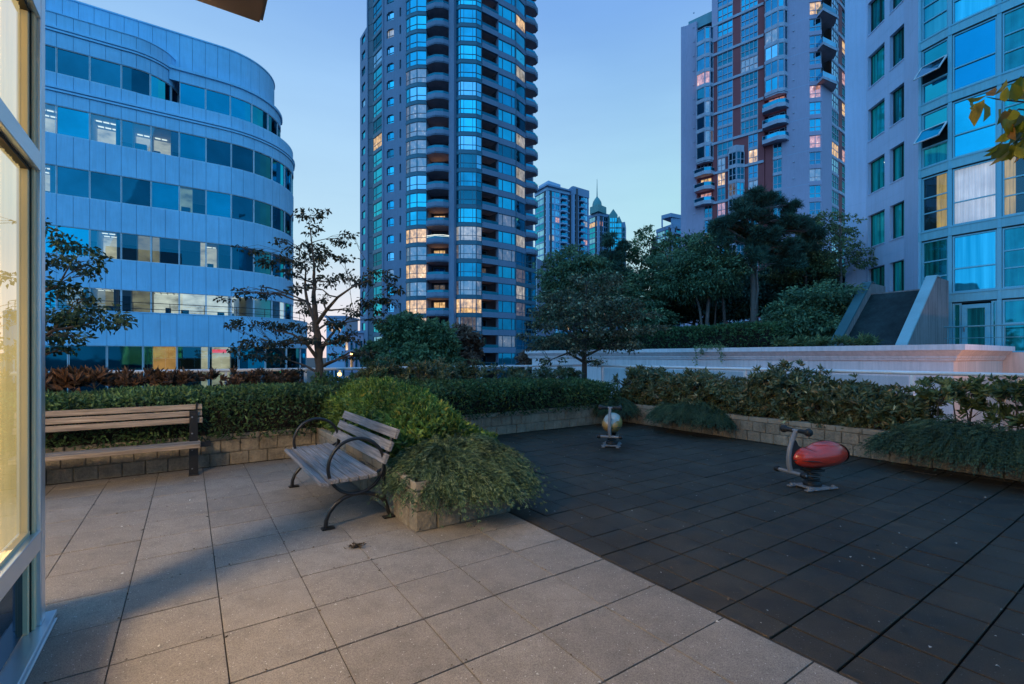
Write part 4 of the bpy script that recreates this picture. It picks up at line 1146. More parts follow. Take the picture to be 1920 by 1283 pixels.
        S5.box(pale, 0, e, z - .2, z + .2, -.5, 0)
        S5.window(fac, 0, e, z + .2, z + FH - .2, -.1, near(lits, S5.pt(e / 2, z + 1.4), 7, 11) or (G_PALE if z > 42 else pick(rnd, [(G_SL, 3), (G_DK, 1), (G_PALE, .6)])), M_T2W, bars=(.33, .66), hbars=(.5,), fw=.12)
        S5.box(red, e, e2, z, z + FH, -.6, 0)
        S5.window(fac, e2, S5.L - .2, z + .3, z + FH - .2, -.1, near(lits, S5.pt(e2 + .7, z + 1.4), 7, 11) or G_DK, M_T2W, bars=(.5,), hbars=(.4,), fw=.1)
        if two: S5.box(pale, e - .1, S5.L, z - .2, z + .3, -.5, .08)
    S2 = Seg(C1, C2); S2.box(wall, -.02, S2.L, -9, TOP, -1, 0)
    for k in range(-3, 14): S2.box(fac.part('wall_joint', M_FAR), 0, S2.L, Z0 + k * 5.5 - .02, Z0 + k * 5.5 + .02, 0, .004)
    # far flank with small balconies seen edge-on
    S6 = Seg(C0 + Vector((4.6, 12, 0)), C0); S6.box(wall, 0, S6.L, -9, 65.5, -1, 0)
    for k in range(2, 22):
        z = Z0 + FH * k; mb = MB(); S6.box(mb, S6.L - 6, S6.L - 4, z, z + .2, 0, .9, 0); S6.box(mb, S6.L - 6, S6.L - 4, z + .2, z + 1.0, .85, .9, 1)
        if k < 13: fac.balc.append((mb, [M_FARD, G_BL], S6.pt(S6.L - 5, z)))
    mb = MB(); mb.prism([P(1350, 93), P(1480, 84.5), P(1545, 82), P(1596, 92), P(1500, 110)], -9, TOP - 1); mb.build('core_block', M_T1D, fac.root)
    fac.finish()
tower_right()

# ------------------------------------------------------------------ rendered block with glass bay (right)
def hotel():
    fac = Facade('apartment_building', (18.3, 22, 1.75), 'pale lilac rendered building with teal glass bay and open awning windows at the right', limit=99)
    H0, H1, H2, H3 = Vector((18.32, 26.15, 0)), Vector((18.85, 25.35, 0)), Vector((18.58, 22.47, 0)), Vector((18.03, 21.03, 0))
    H4, H5, H6, H7 = Vector((18.36, 19.95, 0)), Vector((19.12, 18.67, 0)), Vector((19.62, 17.9, 0)), Vector((21.0, 15.9, 0))
    wall = fac.part('wall', M_HOT)
    FH, TOP = 2.8, 22.0
    S = Seg(H0, H1); S.box(wall, -.02, S.L, -2, TOP, -.6, 0)
    j = fac.part('wall_joint', M_FAR)
    for k in range(0, 8): S.box(j, 0, S.L, 1.4 + FH * k - .008, 1.4 + FH * k + .008, 0, .003)
    Sb = Seg(H0 + Vector((5, 5, 0)), H0); Sb.box(wall, 0, Sb.L, -2, TOP, .0, .6)
    S = Seg(H1, H2)
    c = [S.px(1627), S.px(1658.5), S.px(1668), S.px(1698)]
    # jamb strips proud of the window wall
    S.box(wall, 0, c[0], -2, TOP, -.6, 0); S.box(wall, c[1], c[2], -2, TOP, -.6, 0); S.box(wall, c[3], S.L + .03, -2, TOP, -.6, 0)
    rnd = random.Random(8)
    MW = curtain_mat('teal_lit_blind', (.05, .24, .26), .10, (0, 1), .6, 6)
    for k in range(0, 7):
        zs, zt = 1.72 + FH * k, 3.42 + FH * k
        for (u0, u1) in ((c[0], c[1]), (c[2], c[3])):
            S.box(wall, u0, u1, zs - 1.12, zs, -.6, 0)
            S.box(wall, u0, u1, zs - .055, zs - .001, -.12, .03)
            S.box(j, u0 - .3, u1 + .3, zs - .68, zs - .667, 0, .003)
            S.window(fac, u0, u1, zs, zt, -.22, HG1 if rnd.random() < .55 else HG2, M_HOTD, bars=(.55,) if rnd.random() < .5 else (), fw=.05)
            mb = MB(); vs = []; N = 24
            uu = u0 + (u1 - u0) * (.3 if rnd.random() < .5 else 0)
            for i in range(N + 1):
                q = S.pt(uu + (u1 - uu) * i / N, 0, -.34 + .025 * math.sin(i * 1.7)); vs += [(q[0], q[1], zs), (q[0], q[1], zt)]
            mb.add(vs, [(i * 2, i * 2 + 2, i * 2 + 3, i * 2 + 1) for i in range(N)], 0, True); mb.build('blind', MW, fac.root)
            if (k == 1 and u0 == c[2]) or (k == 3 and u0 == c[0]):
                mb = MB(); mb.lathe(S.pt(u0 + .75 * (u1 - u0), zt - .35, -.3), [(0, .1), (.08, .06), (.1, 0), (.08, -.06), (0, -.1)], 10); mb.build('room_lamp', LAMPG, fac.root)
        S.quad(fac.part('inner_wall', M_HOTD), 0, S.L, zs - 1, zt + .1, -.62)
    for (u0, u1) in ((c[0], c[1]), (c[2], c[3])): S.box(wall, u0, u1, 3.42 + FH * 6, TOP, -.6, 0)
    S = Seg(H2, H3); S.box(wall, -.02, S.L, -2, TOP, -.8, .04); S.box(fac.part('shadow_gap', M_HOTD), S.L - .10, S.L + .02, -2, TOP, -.8, -.02)
    for k in range(0, 8): S.box(j, 0, S.L, 2.4 + FH * k - .006, 2.4 + FH * k + .006, .04, .043)
    # glass bay
    segs = [Seg(H3, H4), Seg(H4, H5), Seg(H5, H6), Seg(H6, H7)]
    mu, gap = fac.part('mullion', M_HOTM), fac.part('shadow_gap', M_HOTD)
    for si, S in enumerate(segs):
        for k in range(0, 8):
            zb = 3.79 + FH * k
            sp = fac.part('spandrel', M_HOTS, (si, k)); S.box(sp, 0, S.L, zb + .06, zb + .40, -.4, .03); S.box(mu, 0, S.L, zb + .40, zb + .46, -.4, .055); S.box(gap, 0, S.L, zb, zb + .06, -.4, .0)
            S.box(mu, -.035, .05, zb + .05, zb + .45, -.4, .045)
        S.box(mu, -.06, .07, -2, TOP, -.3, .02); S.box(gap, .07, .085, -2, TOP, -.3, -.05)
        if si == 3: S.box(mu, S.L - .07, S.L, -2, TOP, -.3, .02)
        u0, u1 = .09, S.L - .06
        for k in range(0, 7):
            zl, zh = (3.79 + FH * (k - 1) + .46, 3.79 + FH * k) if k > 0 else (1.75, 3.79)
            if si == 0 and k in (3, 4):
                H = zh - zl
                S.window(fac, u0, u1, zl, zl + H * .36, -.06, HG3 if k == 4 else HG1, M_HOTM, fw=.05)
                S.window(fac, u0, u1, zl + H * .66, zh, -.06, HG3, M_HOTM, fw=.05)
                # dark opening and the tilted sash
                S.quad(gap, u0, u1, zl + H * .36, zl + H * .66, -.3)
                mb = MB(); hz = zl + H * .70; ln = H * .36; an = math.radians(38)
                def ap(u, t, o=0): return S.pt(u, hz - t * math.cos(an) + o * math.sin(an), .04 + t * math.sin(an) + o * math.cos(an))
                mb.quad(ap(u0, 0), ap(u1, 0), ap(u1, ln), ap(u0, ln), 1)
                for (ua, ub, ta, tb) in ((u0, u0 + .045, 0, ln), (u1 - .045, u1, 0, ln), (u0, u1, 0, .045), (u0, u1, ln - .045, ln)):
                    mb.hexa([ap(ua, ta, -.02), ap(ub, ta, -.02), ap(ub, tb, -.02), ap(ua, tb, -.02)], [ap(ua, ta, .02), ap(ub, ta, .02), ap(ub, tb, .02), ap(ua, tb, .02)])
                fac.wins.insert(0, (mb, [M_RAIL, G_PALE if k == 4 else HG3], S.pt(u0, hz)))
                S.box(mu, u0, u1, zl + H * .36 - .03, zl + H * .36 + .03, -.08, .02)
                continue
            if k == 0:
                # terrace door and fixed lights
                if si == 1:
                    d0, d1 = u0 + .22 * (u1 - u0), u0 + .86 * (u1 - u0)
                    S.window(fac, u0, d0 - .02, zl, zh, -.06, HG2, M_HOTM, fw=.06)
                    S.window(fac, d1 + .02, u1, zl, zh, -.06, HG2, M_HOTM, fw=.06)
                    mb = MB(); S.box(mb, d0, d0 + .16, zl, zh - .08, -.1, .03); S.box(mb, d1 - .16, d1, zl, zh - .08, -.1, .03); S.box(mb, d0 + .16, d1 - .16, zh - .24, zh - .08, -.1, .03)
                    S.quad(mb, d0 + .16, d1 - .16, zl, zh - .24, -.05, 1); door = mb.build('door', [M_HOTM, HG2], fac.root)
                    mb = MB(); S.box(mb, d0 + .06, d0 + .10, zl + .85, zl + 1.05, .03, .07); mb.build('door_handle', M_GALV, door)
                else: S.window(fac, u0, u1, zl, zh, -.06, HG2, M_HOTM, bars=(), hbars=(.55,), fw=.06)
                continue
            g, hb = HG1, (.33, .62)
            if si == 1: hb = (.40,) if k != 1 else (.42,); g = {1: HG4, 2: None, 3: HG3, 4: HG5, 5: HG4, 6: HG4}[k]
            elif si == 0: g = {1: HG2, 2: None, 5: HG4, 6: HG3}.get(k, HG1)
            else: g = {1: HG2, 2: None, 3: HG1, 4: HG2, 5: HG1}.get(k, HG1)
            if g is None:
                S.window(fac, u0, u1, zl, zh, -.06, HGS, M_HOTM, hbars=hb, fw=.05)
                mb = MB(); vs = []; N = 70
                e0, e1 = (u0 + .45 * (u1 - u0), u1) if si == 0 else (u0, u1) if si == 1 else (u0, u0 + .42 * (u1 - u0))
                for i in range(N + 1):
                    q = S.pt(e0 + (e1 - e0) * i / N, 0, -.22 + .03 * math.sin(i * 1.35) + .012 * math.sin(i * .6))
                    for z in (zl + .03, zl + .8, zl + 1.6, zh): vs.append((q[0], q[1], z))
                mb.add(vs, [(i * 4 + r, i * 4 + 4 + r, i * 4 + 5 + r, i * 4 + 1 + r) for i in range(N) for r in range(3)], 0, True)
                mb.build('curtain', CURT_W if si == 1 else CURT_Y, fac.root)
                S.quad(gap, u0, u1, zl, zh, -.6)
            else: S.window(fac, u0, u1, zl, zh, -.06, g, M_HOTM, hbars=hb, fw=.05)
    # balcony rail of the ground-floor terrace and the podium below
    mb = MB(); q = [W(6.0, 24.9, 2.75), W(-1, 24.9, 2.75)]; mb.tube(q, .03, 6); mb.tube([W(6.0, 24.9, 2.3), W(-1, 24.9, 2.3)], .014, 6)
    for a in (5.9, 4.3, 2.7, 1.1, -.5): mb.tube([W(a, 24.9, 1.7), W(a, 24.9, 2.75)], .022, 6)
    mb.build('terrace_rail', M_SKYT, fac.root)
    mb = MB(); mb.boxab(-8, 7.5, 24.75, 30, -9, 1.74); mb.build('podium_wall', M_CORP, fac.root)
    mb = MB(); mb.prism([H0 + Vector((.8, .4, 0)), H1 + Vector((.8, 0, 0)), H2 + Vector((.9, 0, 0)), H3 + Vector((.9, .3, 0)), H5 + Vector((.9, .5, 0)), H7 + Vector((1, 1, 0)), Vector((32, 22, 0)), Vector((26, 32, 0))], -2, TOP - .1); mb.build('core', M_HOTD, fac.root)
    fac.finish()
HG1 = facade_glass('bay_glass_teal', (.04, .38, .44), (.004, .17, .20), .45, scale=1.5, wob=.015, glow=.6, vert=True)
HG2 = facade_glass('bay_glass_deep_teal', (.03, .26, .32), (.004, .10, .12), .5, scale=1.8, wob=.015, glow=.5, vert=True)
HG3 = facade_glass('bay_glass_sky_blue', (.02, .47, .62), (.01, .07, .1), .82, scale=.5, wob=.015, var=.2)
def netted(name, c0, c1):
    m, t = new_mat(name); p = t.pos(); mp = t.n('Mapping'); mp.inputs['Scale'].default_value = (1, 1, .03); t.l(p, mp.inputs['Vector'])
    c = t.ramp(t.noise(mp.outputs[0], 4.5, 4, .6), [(.32, c0), (.68, c1)])
    g = t.n('BsdfGlossy'); t.l(c, g.inputs['Color']); g.inputs['Roughness'].default_value = .05
    d = t.n('BsdfDiffuse'); t.l(c, d.inputs['Color']); mx = t.n('MixShader'); mx.inputs[0].default_value = .7
    t.l(d.outputs[0], mx.inputs[1]); t.l(g.outputs[0], mx.inputs[2]); t.out(mx.outputs[0]); return m
HG4 = netted('bay_glass_net_curtain', (.02, .36, .48), (.09, .60, .74))
HG5 = facade_glass('bay_glass_deep_blue', (.01, .31, .50), (.01, .05, .09), .8, scale=.3, wob=.015, var=.15)
HGS = see_glass('bay_glass_clear', (.75, .9, .95), (.4, .75, .9), .10)
CURT_W = curtain_mat('white_lit_curtain', (.66, .60, .66), .75, (.5, -.85), .28, 14)
CURT_Y = curtain_mat('yellow_lit_curtain', (.70, .46, .16), .75, (.4, -.9), .55, 18)
LAMPG = emit('room_lamp_glow', (.85, 1.0, .75), 1.6)
hotel()

# ------------------------------------------------------------------ raised garden: cornice wall, ventilation ramp
def cornice_wall():
    A0, A1, B0 = 4.0, 25.6, 18.5
    root = empty('garden_wall', W(14, B0, -4), 'long white plaster retaining wall with moulded cornice holding the raised garden', 'wall')
    m = MB(); m.boxab(A0 + .32, A1 - .3, B0 + .30, 24.7, -9, 1.52); m.build('wall_body', M_CORN, root)
    m = MB(); m.boxab(A0 + .318, A0 + .32, B0 + .31, 24.7, -9, 1.44); m.build('end_face', M_CORP, root)
    prof = [(.30, 1.44), (.24, 1.47), (.23, 1.52), (.20, 1.55), (.20, 1.60), (.12, 1.68), (.05, 1.76), (.03, 1.78)]
    m = MB()
    for (i0, z0), (i1, z1) in zip(prof, prof[1:]):
        f = [(A0 + .02 + i0, B0 + i0, z0), (A0 + .02 + i1, B0 + i1, z1)]
        m.quad(W(f[0][0], f[0][1], z0), W(A1, f[0][1], z0), W(A1, f[1][1], z1), W(f[1][0], f[1][1], z1), 0)
        m.quad(W(f[0][0], 24.7, z0), W(f[0][0], f[0][1], z0), W(f[1][0], f[1][1], z1), W(f[1][0], 24.7, z1), 1)
    m.build('cornice_moulding', [M_CORN, M_CORP], root, recalc=False)
    m = MB(); m.boxab(A0, A1 + .1, B0, B0 + .42, 1.78, 1.95); m.boxab(A0, A0 + .42, B0 + .42, 24.7, 1.78, 1.949); m.build('coping', M_CORN, root)
    return root
cornice_wall()
mb = MB(); mb.boxab(4.4, 25.7, 18.9, 24.75, 1.5, 1.80); mb.boxab(7.5, 25.6, 24.75, 33, -9, 1.80); mb.build('garden_soil', M_SOIL, kind='structure')
mb = MB(); mb.boxab(-9, 30, 10.6, 18.7, -9.0, -3.4); mb.build('lane', M_STREET, kind='structure')
M_SKYT2 = surf('pale_teal_coping', (.30, .44, .48), .5, n1=(1, .2), bump=None)
M_SKYD = surf('dark_teal_coping', (.045, .12, .14), .6, n1=(1, .2), bump=None)
def vent_ramp():
    root = empty('ventilation_shaft', W(7, 23, 1.8), 'sloping dark-glazed ventilation shaft with stained concrete flank and teal coping', 'ventilation shaft')
    def flank(a0, a1, zt):
        m = MB(); pr = [(20.9, 1.8), (24.35, zt), (25.9, zt - .02), (25.9, 1.8)]
        vs = [W(a0, b, z) for b, z in pr] + [W(a1, b, z) for b, z in pr]
        m.add(vs, [(0, 1, 2, 3), (7, 6, 5, 4), (0, 4, 5, 1), (1, 5, 6, 2), (2, 6, 7, 3), (3, 7, 4, 0)]); return m
    flank(6.10, 6.36, 4.72).build('near_flank', M_SKYC, root)
    flank(8.25, 8.6, 4.75).build('far_flank', M_SKYC, root)
    def cop(a0, a1, zt, mat):
        m = MB(); pr = [(20.85, 1.78), (24.33, zt), (24.75, zt)]
        vs = []
        for a in (a0, a1): vs += [W(a, b - .02, z + .01) for b, z in pr] + [W(a, b - .05, z + .07) for b, z in pr]
        m.add(vs, [(3, 4, 10, 9), (4, 5, 11, 10), (0, 3, 9, 6), (0, 1, 4, 3), (1, 2, 5, 4), (6, 9, 10, 7), (7, 10, 11, 8), (2, 8, 11, 5)]); m.build('coping', mat, root)
    cop(6.06, 6.40, 4.72, M_SKYT2); cop(8.22, 8.58, 4.75, M_SKYD)
    m = MB(); m.quad(W(6.36, 21.25, 1.8), W(8.25, 21.25, 1.8), W(8.25, 24.3, 4.25), W(6.36, 24.3, 4.25)); m.build('sloped_glazing', M_SKYG, root)
    m = MB(); m.boxab(6.36, 8.25, 24.3, 25.9, 1.8, 4.3); m.build('head_box', M_SKYC, root)
    return root
vent_ramp()

# ------------------------------------------------------------------ far towers
def far_tower(name, label, faces, z0, z1, fh, wallm, glz, cols, bal=(), seed=1, roofs=(), litp=.06):
    """faces: list of plan polylines (px, Y); cols: per face list of (u0, u1, kind)"""
    fac = Facade(name, P(*faces[0]) + Vector((0, 0, -9)), label, limit=60)
    rnd = random.Random(seed)
    wall = fac.part('wall', wallm)
    for i, (A, B) in enumerate(zip(faces, faces[1:])):
        S = Seg(P(*A), P(*B)); S.box(fac.part('inner_wall', M_T1D), 0, S.L, -9, z1 - .5, -2.5, -1.5)
        k = 0; z = z0
        while z + fh < z1 + .01:
            S.box(wall, 0, S.L, z - .22, z + .16, -1.0, .08)
            last = 0
            for (u0, u1, kind) in cols[i]:
                x0, x1 = u0 * S.L, u1 * S.L
                if x0 - last > .01: S.box(wall, last, x0, z + .16, z + fh - .22, -1, 0)
                last = x1
                g = pick(rnd, glz) if rnd.random() > litp else rnd.choice([L_PINK, L_WHITE, L_WARM])
                if kind == 'w': S.window(fac, x0, x1, z + .16, z + fh - .22, -.1, g, wallm, bars=(.33, .66) if x1 - x0 > 4 else (.5,), fw=.13, fd=.05)
                else:
                    mb = MB(); S.box(mb, x0, x1, z - .3, z + .3, .08, 1.3, 0); S.box(mb, x0, x1, z + .3, z + 1.2, 1.2, 1.3, 1)
                    fac.balc.append((mb, [wallm, G_BL], S.pt(x0, z, 1)))
                    S.window(fac, x0, x1, z + .16, z + fh - .22, -1.2, G_DK, wallm, fw=.15)
            if S.L - last > .01: S.box(wall, last, S.L, z + .16, z + fh - .22, -1, 0)
            z += fh; k += 1
        S.box(wall, 0, S.L, z - .3, z1 + .4, -1.5, .3)
    for (poly, a, b, m) in roofs:
        mb = MB(); mb.prism([P(*p) for p in poly], a, b); mb.build('roof_block', m, fac.root)
    cf = [P(x, y + 2.2) + Vector((1.0 if x < faces[1][0] else -1.0 if x > faces[1][0] else 0, 0, 0)) for x, y in faces]; back = [p + Vector((0, 12, 0)) for p in cf]
    mb = MB(); mb.prism(cf + back[::-1], -9, z1 - 1); mb.build('core', M_T1D, fac.root)
    fac.finish()
gz = [(G_FAR, 7), (G_PALE, 3), (G_CY, 1), (G_BL, 2)]
zz = lambda py, Y: EYE + (HZ - py) / F * Y
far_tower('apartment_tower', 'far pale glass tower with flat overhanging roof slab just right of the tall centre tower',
          [(1003, 214), (1026, 205), (1070, 212)], 2.0, zz(352, 206), 2.75, M_FAR, gz, [[(.05, .95, 'w')], [(.02, .3, 'w'), (.34, .52, 'w'), (.56, .78, 'b'), (.80, .98, 'w')]], seed=2,
          roofs=[([(1001, 212), (1026, 203), (1072, 211), (1066, 226), (1030, 226)], zz(352, 206), zz(349, 206), M_FARD), ([(1010, 214), (1028, 207), (1051, 212), (1050, 224)], zz(349, 206), zz(337, 206), M_FAR)])
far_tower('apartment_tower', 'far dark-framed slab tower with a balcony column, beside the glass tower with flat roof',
          [(1063, 216), (1074, 210), (1104, 216)], 2.0, zz(351, 210), 2.75, M_FARD, gz, [[(.1, .9, 'w')], [(.05, .32, 'w'), (.38, .62, 'b'), (.66, .92, 'w')]], seed=3)
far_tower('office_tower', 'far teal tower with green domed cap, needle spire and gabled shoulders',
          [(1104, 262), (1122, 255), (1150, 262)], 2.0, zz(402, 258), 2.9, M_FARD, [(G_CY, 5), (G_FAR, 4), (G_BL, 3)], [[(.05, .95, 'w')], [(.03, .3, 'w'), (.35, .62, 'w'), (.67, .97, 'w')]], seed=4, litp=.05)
def spire_cap():
    r = [o for o in scene.objects if o.get('label', '').startswith('far teal tower')][0]
    Y = 258; c = P(1119.5, Y)
    def z(py): return zz(py, Y)
    m = MB(); m.prism([P(1106, 258), P(1122, 252), P(1137, 258), P(1122, 268)], z(402), z(389)); m.build('upper_block', M_COPPER, r)
    m = MB(); m.lathe((c[0], c[1], 0), [(2.6, z(389)), (2.5, z(383)), (2.2, z(379)), (1.5, z(375)), (1.1, z(372.5)), (.55, z(371)), (.5, z(369.5)), (0, z(368.5))], 16); m.build('dome', M_COPPER, r)
    m = MB(); m.lathe((c[0], c[1] - 1.2, 0), [(1.15, z(388.5)), (1.3, z(384)), (1.0, z(380.5)), (0, z(378.5))], 10); m.build('lantern', emit('lantern_glow', (.9, .95, .8), .8), r)
    m = MB(); m.tube([(c[0], c[1], z(370)), (c[0], c[1], z(336))], [.30, .08], 6); m.build('spire', M_COPPER, r)
    for px, pt, w, Yk in ((1150, 392, 8, 256), (1161, 405, 5, 256)):
        m = MB(); a, b = P(px - w, Yk), P(px + w, Yk); zb, ze, zp = zz(470, Yk), zz(pt + 11, Yk), zz(pt, Yk)
        mid = (a + b) / 2; q = [(a[0], a[1], zb), (b[0], b[1], zb), (b[0], b[1], ze), (mid[0], mid[1], zp), (a[0], a[1], ze)]
        m.add(q + [(x, y + 7, zq) for x, y, zq in q], [(0, 1, 2, 3, 4), (9, 8, 7, 6, 5)] + [(i, (i + 1) % 5, 5 + (i + 1) % 5, 5 + i) for i in range(5)]); m.build('gable', M_COPPER, r)
        S = Seg(a, b); m = MB()
        for u in (.22, .5, .78):
            for zq in np.arange(zb + 1, ze - 1, 2.9): S.quad(m, S.L * (u - .1), S.L * (u + .1), zq, zq + 2.0, .06)
        m.build('gable_glazing', G_CY, r)
    m = MB(); m.prism([P(1140, 266), P(1172, 262), P(1174, 275), P(1140, 275)], -9, zz(418, 264)); m.build('side_wing', M_FARD, r)
    S = Seg(P(1140, 265.8), P(1172, 261.8)); m = MB()
    for zq in np.arange(30, zz(418, 264) - 3, 2.9):
        for u in np.arange(.05, .95, .14): S.quad(m, S.L * u, S.L * (u + .09), zq, zq + 1.9, .1)
    tag(m.build('wing_glazing', G_CY, r), kind='stuff')
spire_cap()
far_tower('apartment_tower', 'small far grey tower with open frame on its roof, left of the lilac tower',
          [(1231, 225), (1262, 215), (1290, 222)], 2.0, zz(425, 218), 2.9, M_FARD, gz, [[(.05, .5, 'w'), (.55, .95, 'w')], [(.05, .45, 'b'), (.5, .95, 'w')]], seed=6,
          roofs=[([(1240, 219), (1258, 215), (1282, 219), (1262, 226)], zz(410, 218), zz(403, 218), M_FARD), ([(1258, 216), (1282, 219), (1275, 224)], zz(425, 218), zz(410, 218), M_FARD), ([(1240, 219), (1243, 218.5), (1243, 220)], zz(425, 218), zz(410, 218), M_FARD)])

# low buildings down the street between the office and the tower
def low_house(px0, px1, Y, top, mat, label, glz, n, seed):
    a, b = P(px0, Y), P(px1, Y); zt = zz(top, Y)
    fac = Facade('street_building', a + Vector((0, 0, -9)), label, limit=40)
    S = Seg(a, b); S.box(fac.part('wall', mat), 0, S.L, -9, zt, -8, 0); S.box(fac.part('roof', M_FARD), -.3, S.L + .3, zt, zt + .4, -8.2, .3)
    rnd = random.Random(seed); z = zt - 3.0
    while z > -6:
        for i in range(n):
            u = S.L * (i + .15) / n; S.window(fac, u, u + S.L * .7 / n, z, z + 1.8, .02, pick(rnd, glz), M_T2W, fw=.08)
        z -= 3.1
    fac.finish()
low_house(612, 648, 100, 596, M_FAR, 'low pale building far down the street behind the branching tree', [(G_BL, 4), (L_WARM, 1), (G_DK, 3)], 5, 3)
low_house(646, 682, 82, 625, M_T2C, 'low lilac street building beside the foot of the tall tower', [(G_BL, 3), (L_WARM, 2), (G_DK, 3)], 4, 9)
for px, py, Y, lab in ((660, 664, 46, 'amber glowing street lamp seen through the branching tree above the rail'), (636.5, 702, 40, 'amber glowing street lamp just under the rail beside the tree trunk')):
    p = PW(px, py, Y); r = empty('street_lamp', (p[0], p[1], -9), lab, 'street lamp')
    m = MB(); m.tube([(p[0], p[1], -9), (p[0], p[1], p[2] - .1)], [.09, .06], 8); m.build('lamp_post', M_STEEL, r)
    m = MB(); m.lathe(p, [(0, -.16), (.12, -.13), (.17, 0), (.12, .13), (0, .16)], 12); m.build('lamp_globe', M_STAR, r)
# ------------------------------------------------------------------ foliage
def unit(v):
    return v / np.maximum(np.linalg.norm(v, axis=-1, keepdims=True), 1e-9)
def leaf_mesh(name, C, D, length, width, tint, mat, parent, fold=.25, oval=False, normal_up=0.0, kind=None):
    """C base points, D growth directions; every leaf is a folded blade of its own"""
    n = len(C)
    length = np.broadcast_to(length, (n,)).astype(float); width = np.broadcast_to(width, (n,)).astype(float)
    D = unit(D); R = unit(RNG.normal(size=(n, 3)))
    if normal_up: R = unit(R * (1 - normal_up) + np.cross(D, np.array([0, 0, 1.0])) * normal_up)
    S = unit(np.cross(D, R)) if not normal_up else unit(R - D * np.sum(R * D, 1, keepdims=True))
    N = np.cross(S, D); N *= np.where(N[:, 2:3] < 0, -1, 1) if normal_up else 1
    off = np.array(ORG[parent.name]) if parent is not None else np.zeros(3)
    C = C - off
    L, Wd = length[:, None], width[:, None]
    if not oval:
        V = np.stack([C, C + D * L * .5 + S * Wd * .5 + N * Wd * fold, C + D * L - N * L * .08, C + D * L * .5 - S * Wd * .5 + N * Wd * fold], 1)
        F_ = np.array([[0, 1, 2], [0, 2, 3]])
    else:
        V = np.stack([C, C + D * L * .28 + S * Wd * .42 + N * Wd * fold, C + D * L * .66 + S * Wd * .42 + N * Wd * fold - N * L * .04, C + D * L - N * L * .12,
                      C + D * L * .66 - S * Wd * .42 + N * Wd * fold - N * L * .04, C + D * L * .28 - S * Wd * .42 + N * Wd * fold, C + D * L * .5 - N * L * .02], 1)
        F_ = np.array([[0, 1, 6], [1, 2, 6], [2, 3, 6], [3, 4, 6], [4, 5, 6], [5, 0, 6]])
    k, nf = V.shape[1], len(F_)
    co = V.reshape(-1, 3); idx = (np.arange(n)[:, None, None] * k + F_[None]).reshape(-1)
    me = bpy.data.meshes.new(name)
    me.vertices.add(n * k); me.vertices.foreach_set('co', co.ravel())
    me.loops.add(len(idx)); me.loops.foreach_set('vertex_index', idx.astype(np.int32))
    me.polygons.add(n * nf); me.polygons.foreach_set('loop_start', np.arange(0, len(idx), 3, dtype=np.int32))
    me.update(calc_edges=True)
    me.attributes.new('tint', 'FLOAT', 'FACE').data.foreach_set('value', np.repeat(np.clip(tint, 0, 1), nf).astype(np.float32))
    me.materials.append(mat)
    o = link(name, me, parent); return tag(o, kind=kind)

def blob_points(n, c, r, inner=.55, flat=0.0):
    v = unit(RNG.normal(size=(n, 3))); rad = inner + (1 - inner) * RNG.random((n, 1)) ** .6
    return np.array(c) + v * rad * np.array(r), v
def tintv(n, mean=.45, sd=.2): return np.clip(RNG.normal(mean, sd, n), 0, 1)

def limb(mb, p0, p1, r0, r1, sag=.12, n=5, jit=.04):
    p0, p1 = Vector(p0), Vector(p1); L = (p1 - p0).length; pts = []
    for i in range(n + 1):
        t = i / n; q = p0.lerp(p1, t); q.z += L * sag * math.sin(math.pi * t) * .6
        if 0 < i < n: q += Vector((random.uniform(-1, 1), random.uniform(-1, 1), random.uniform(-1, 1))) * jit * L
        pts.append(q)
    mb.tube(pts, [r0 + (r1 - r0) * i / n for i in range(n + 1)], 6, caps=False)
    return pts

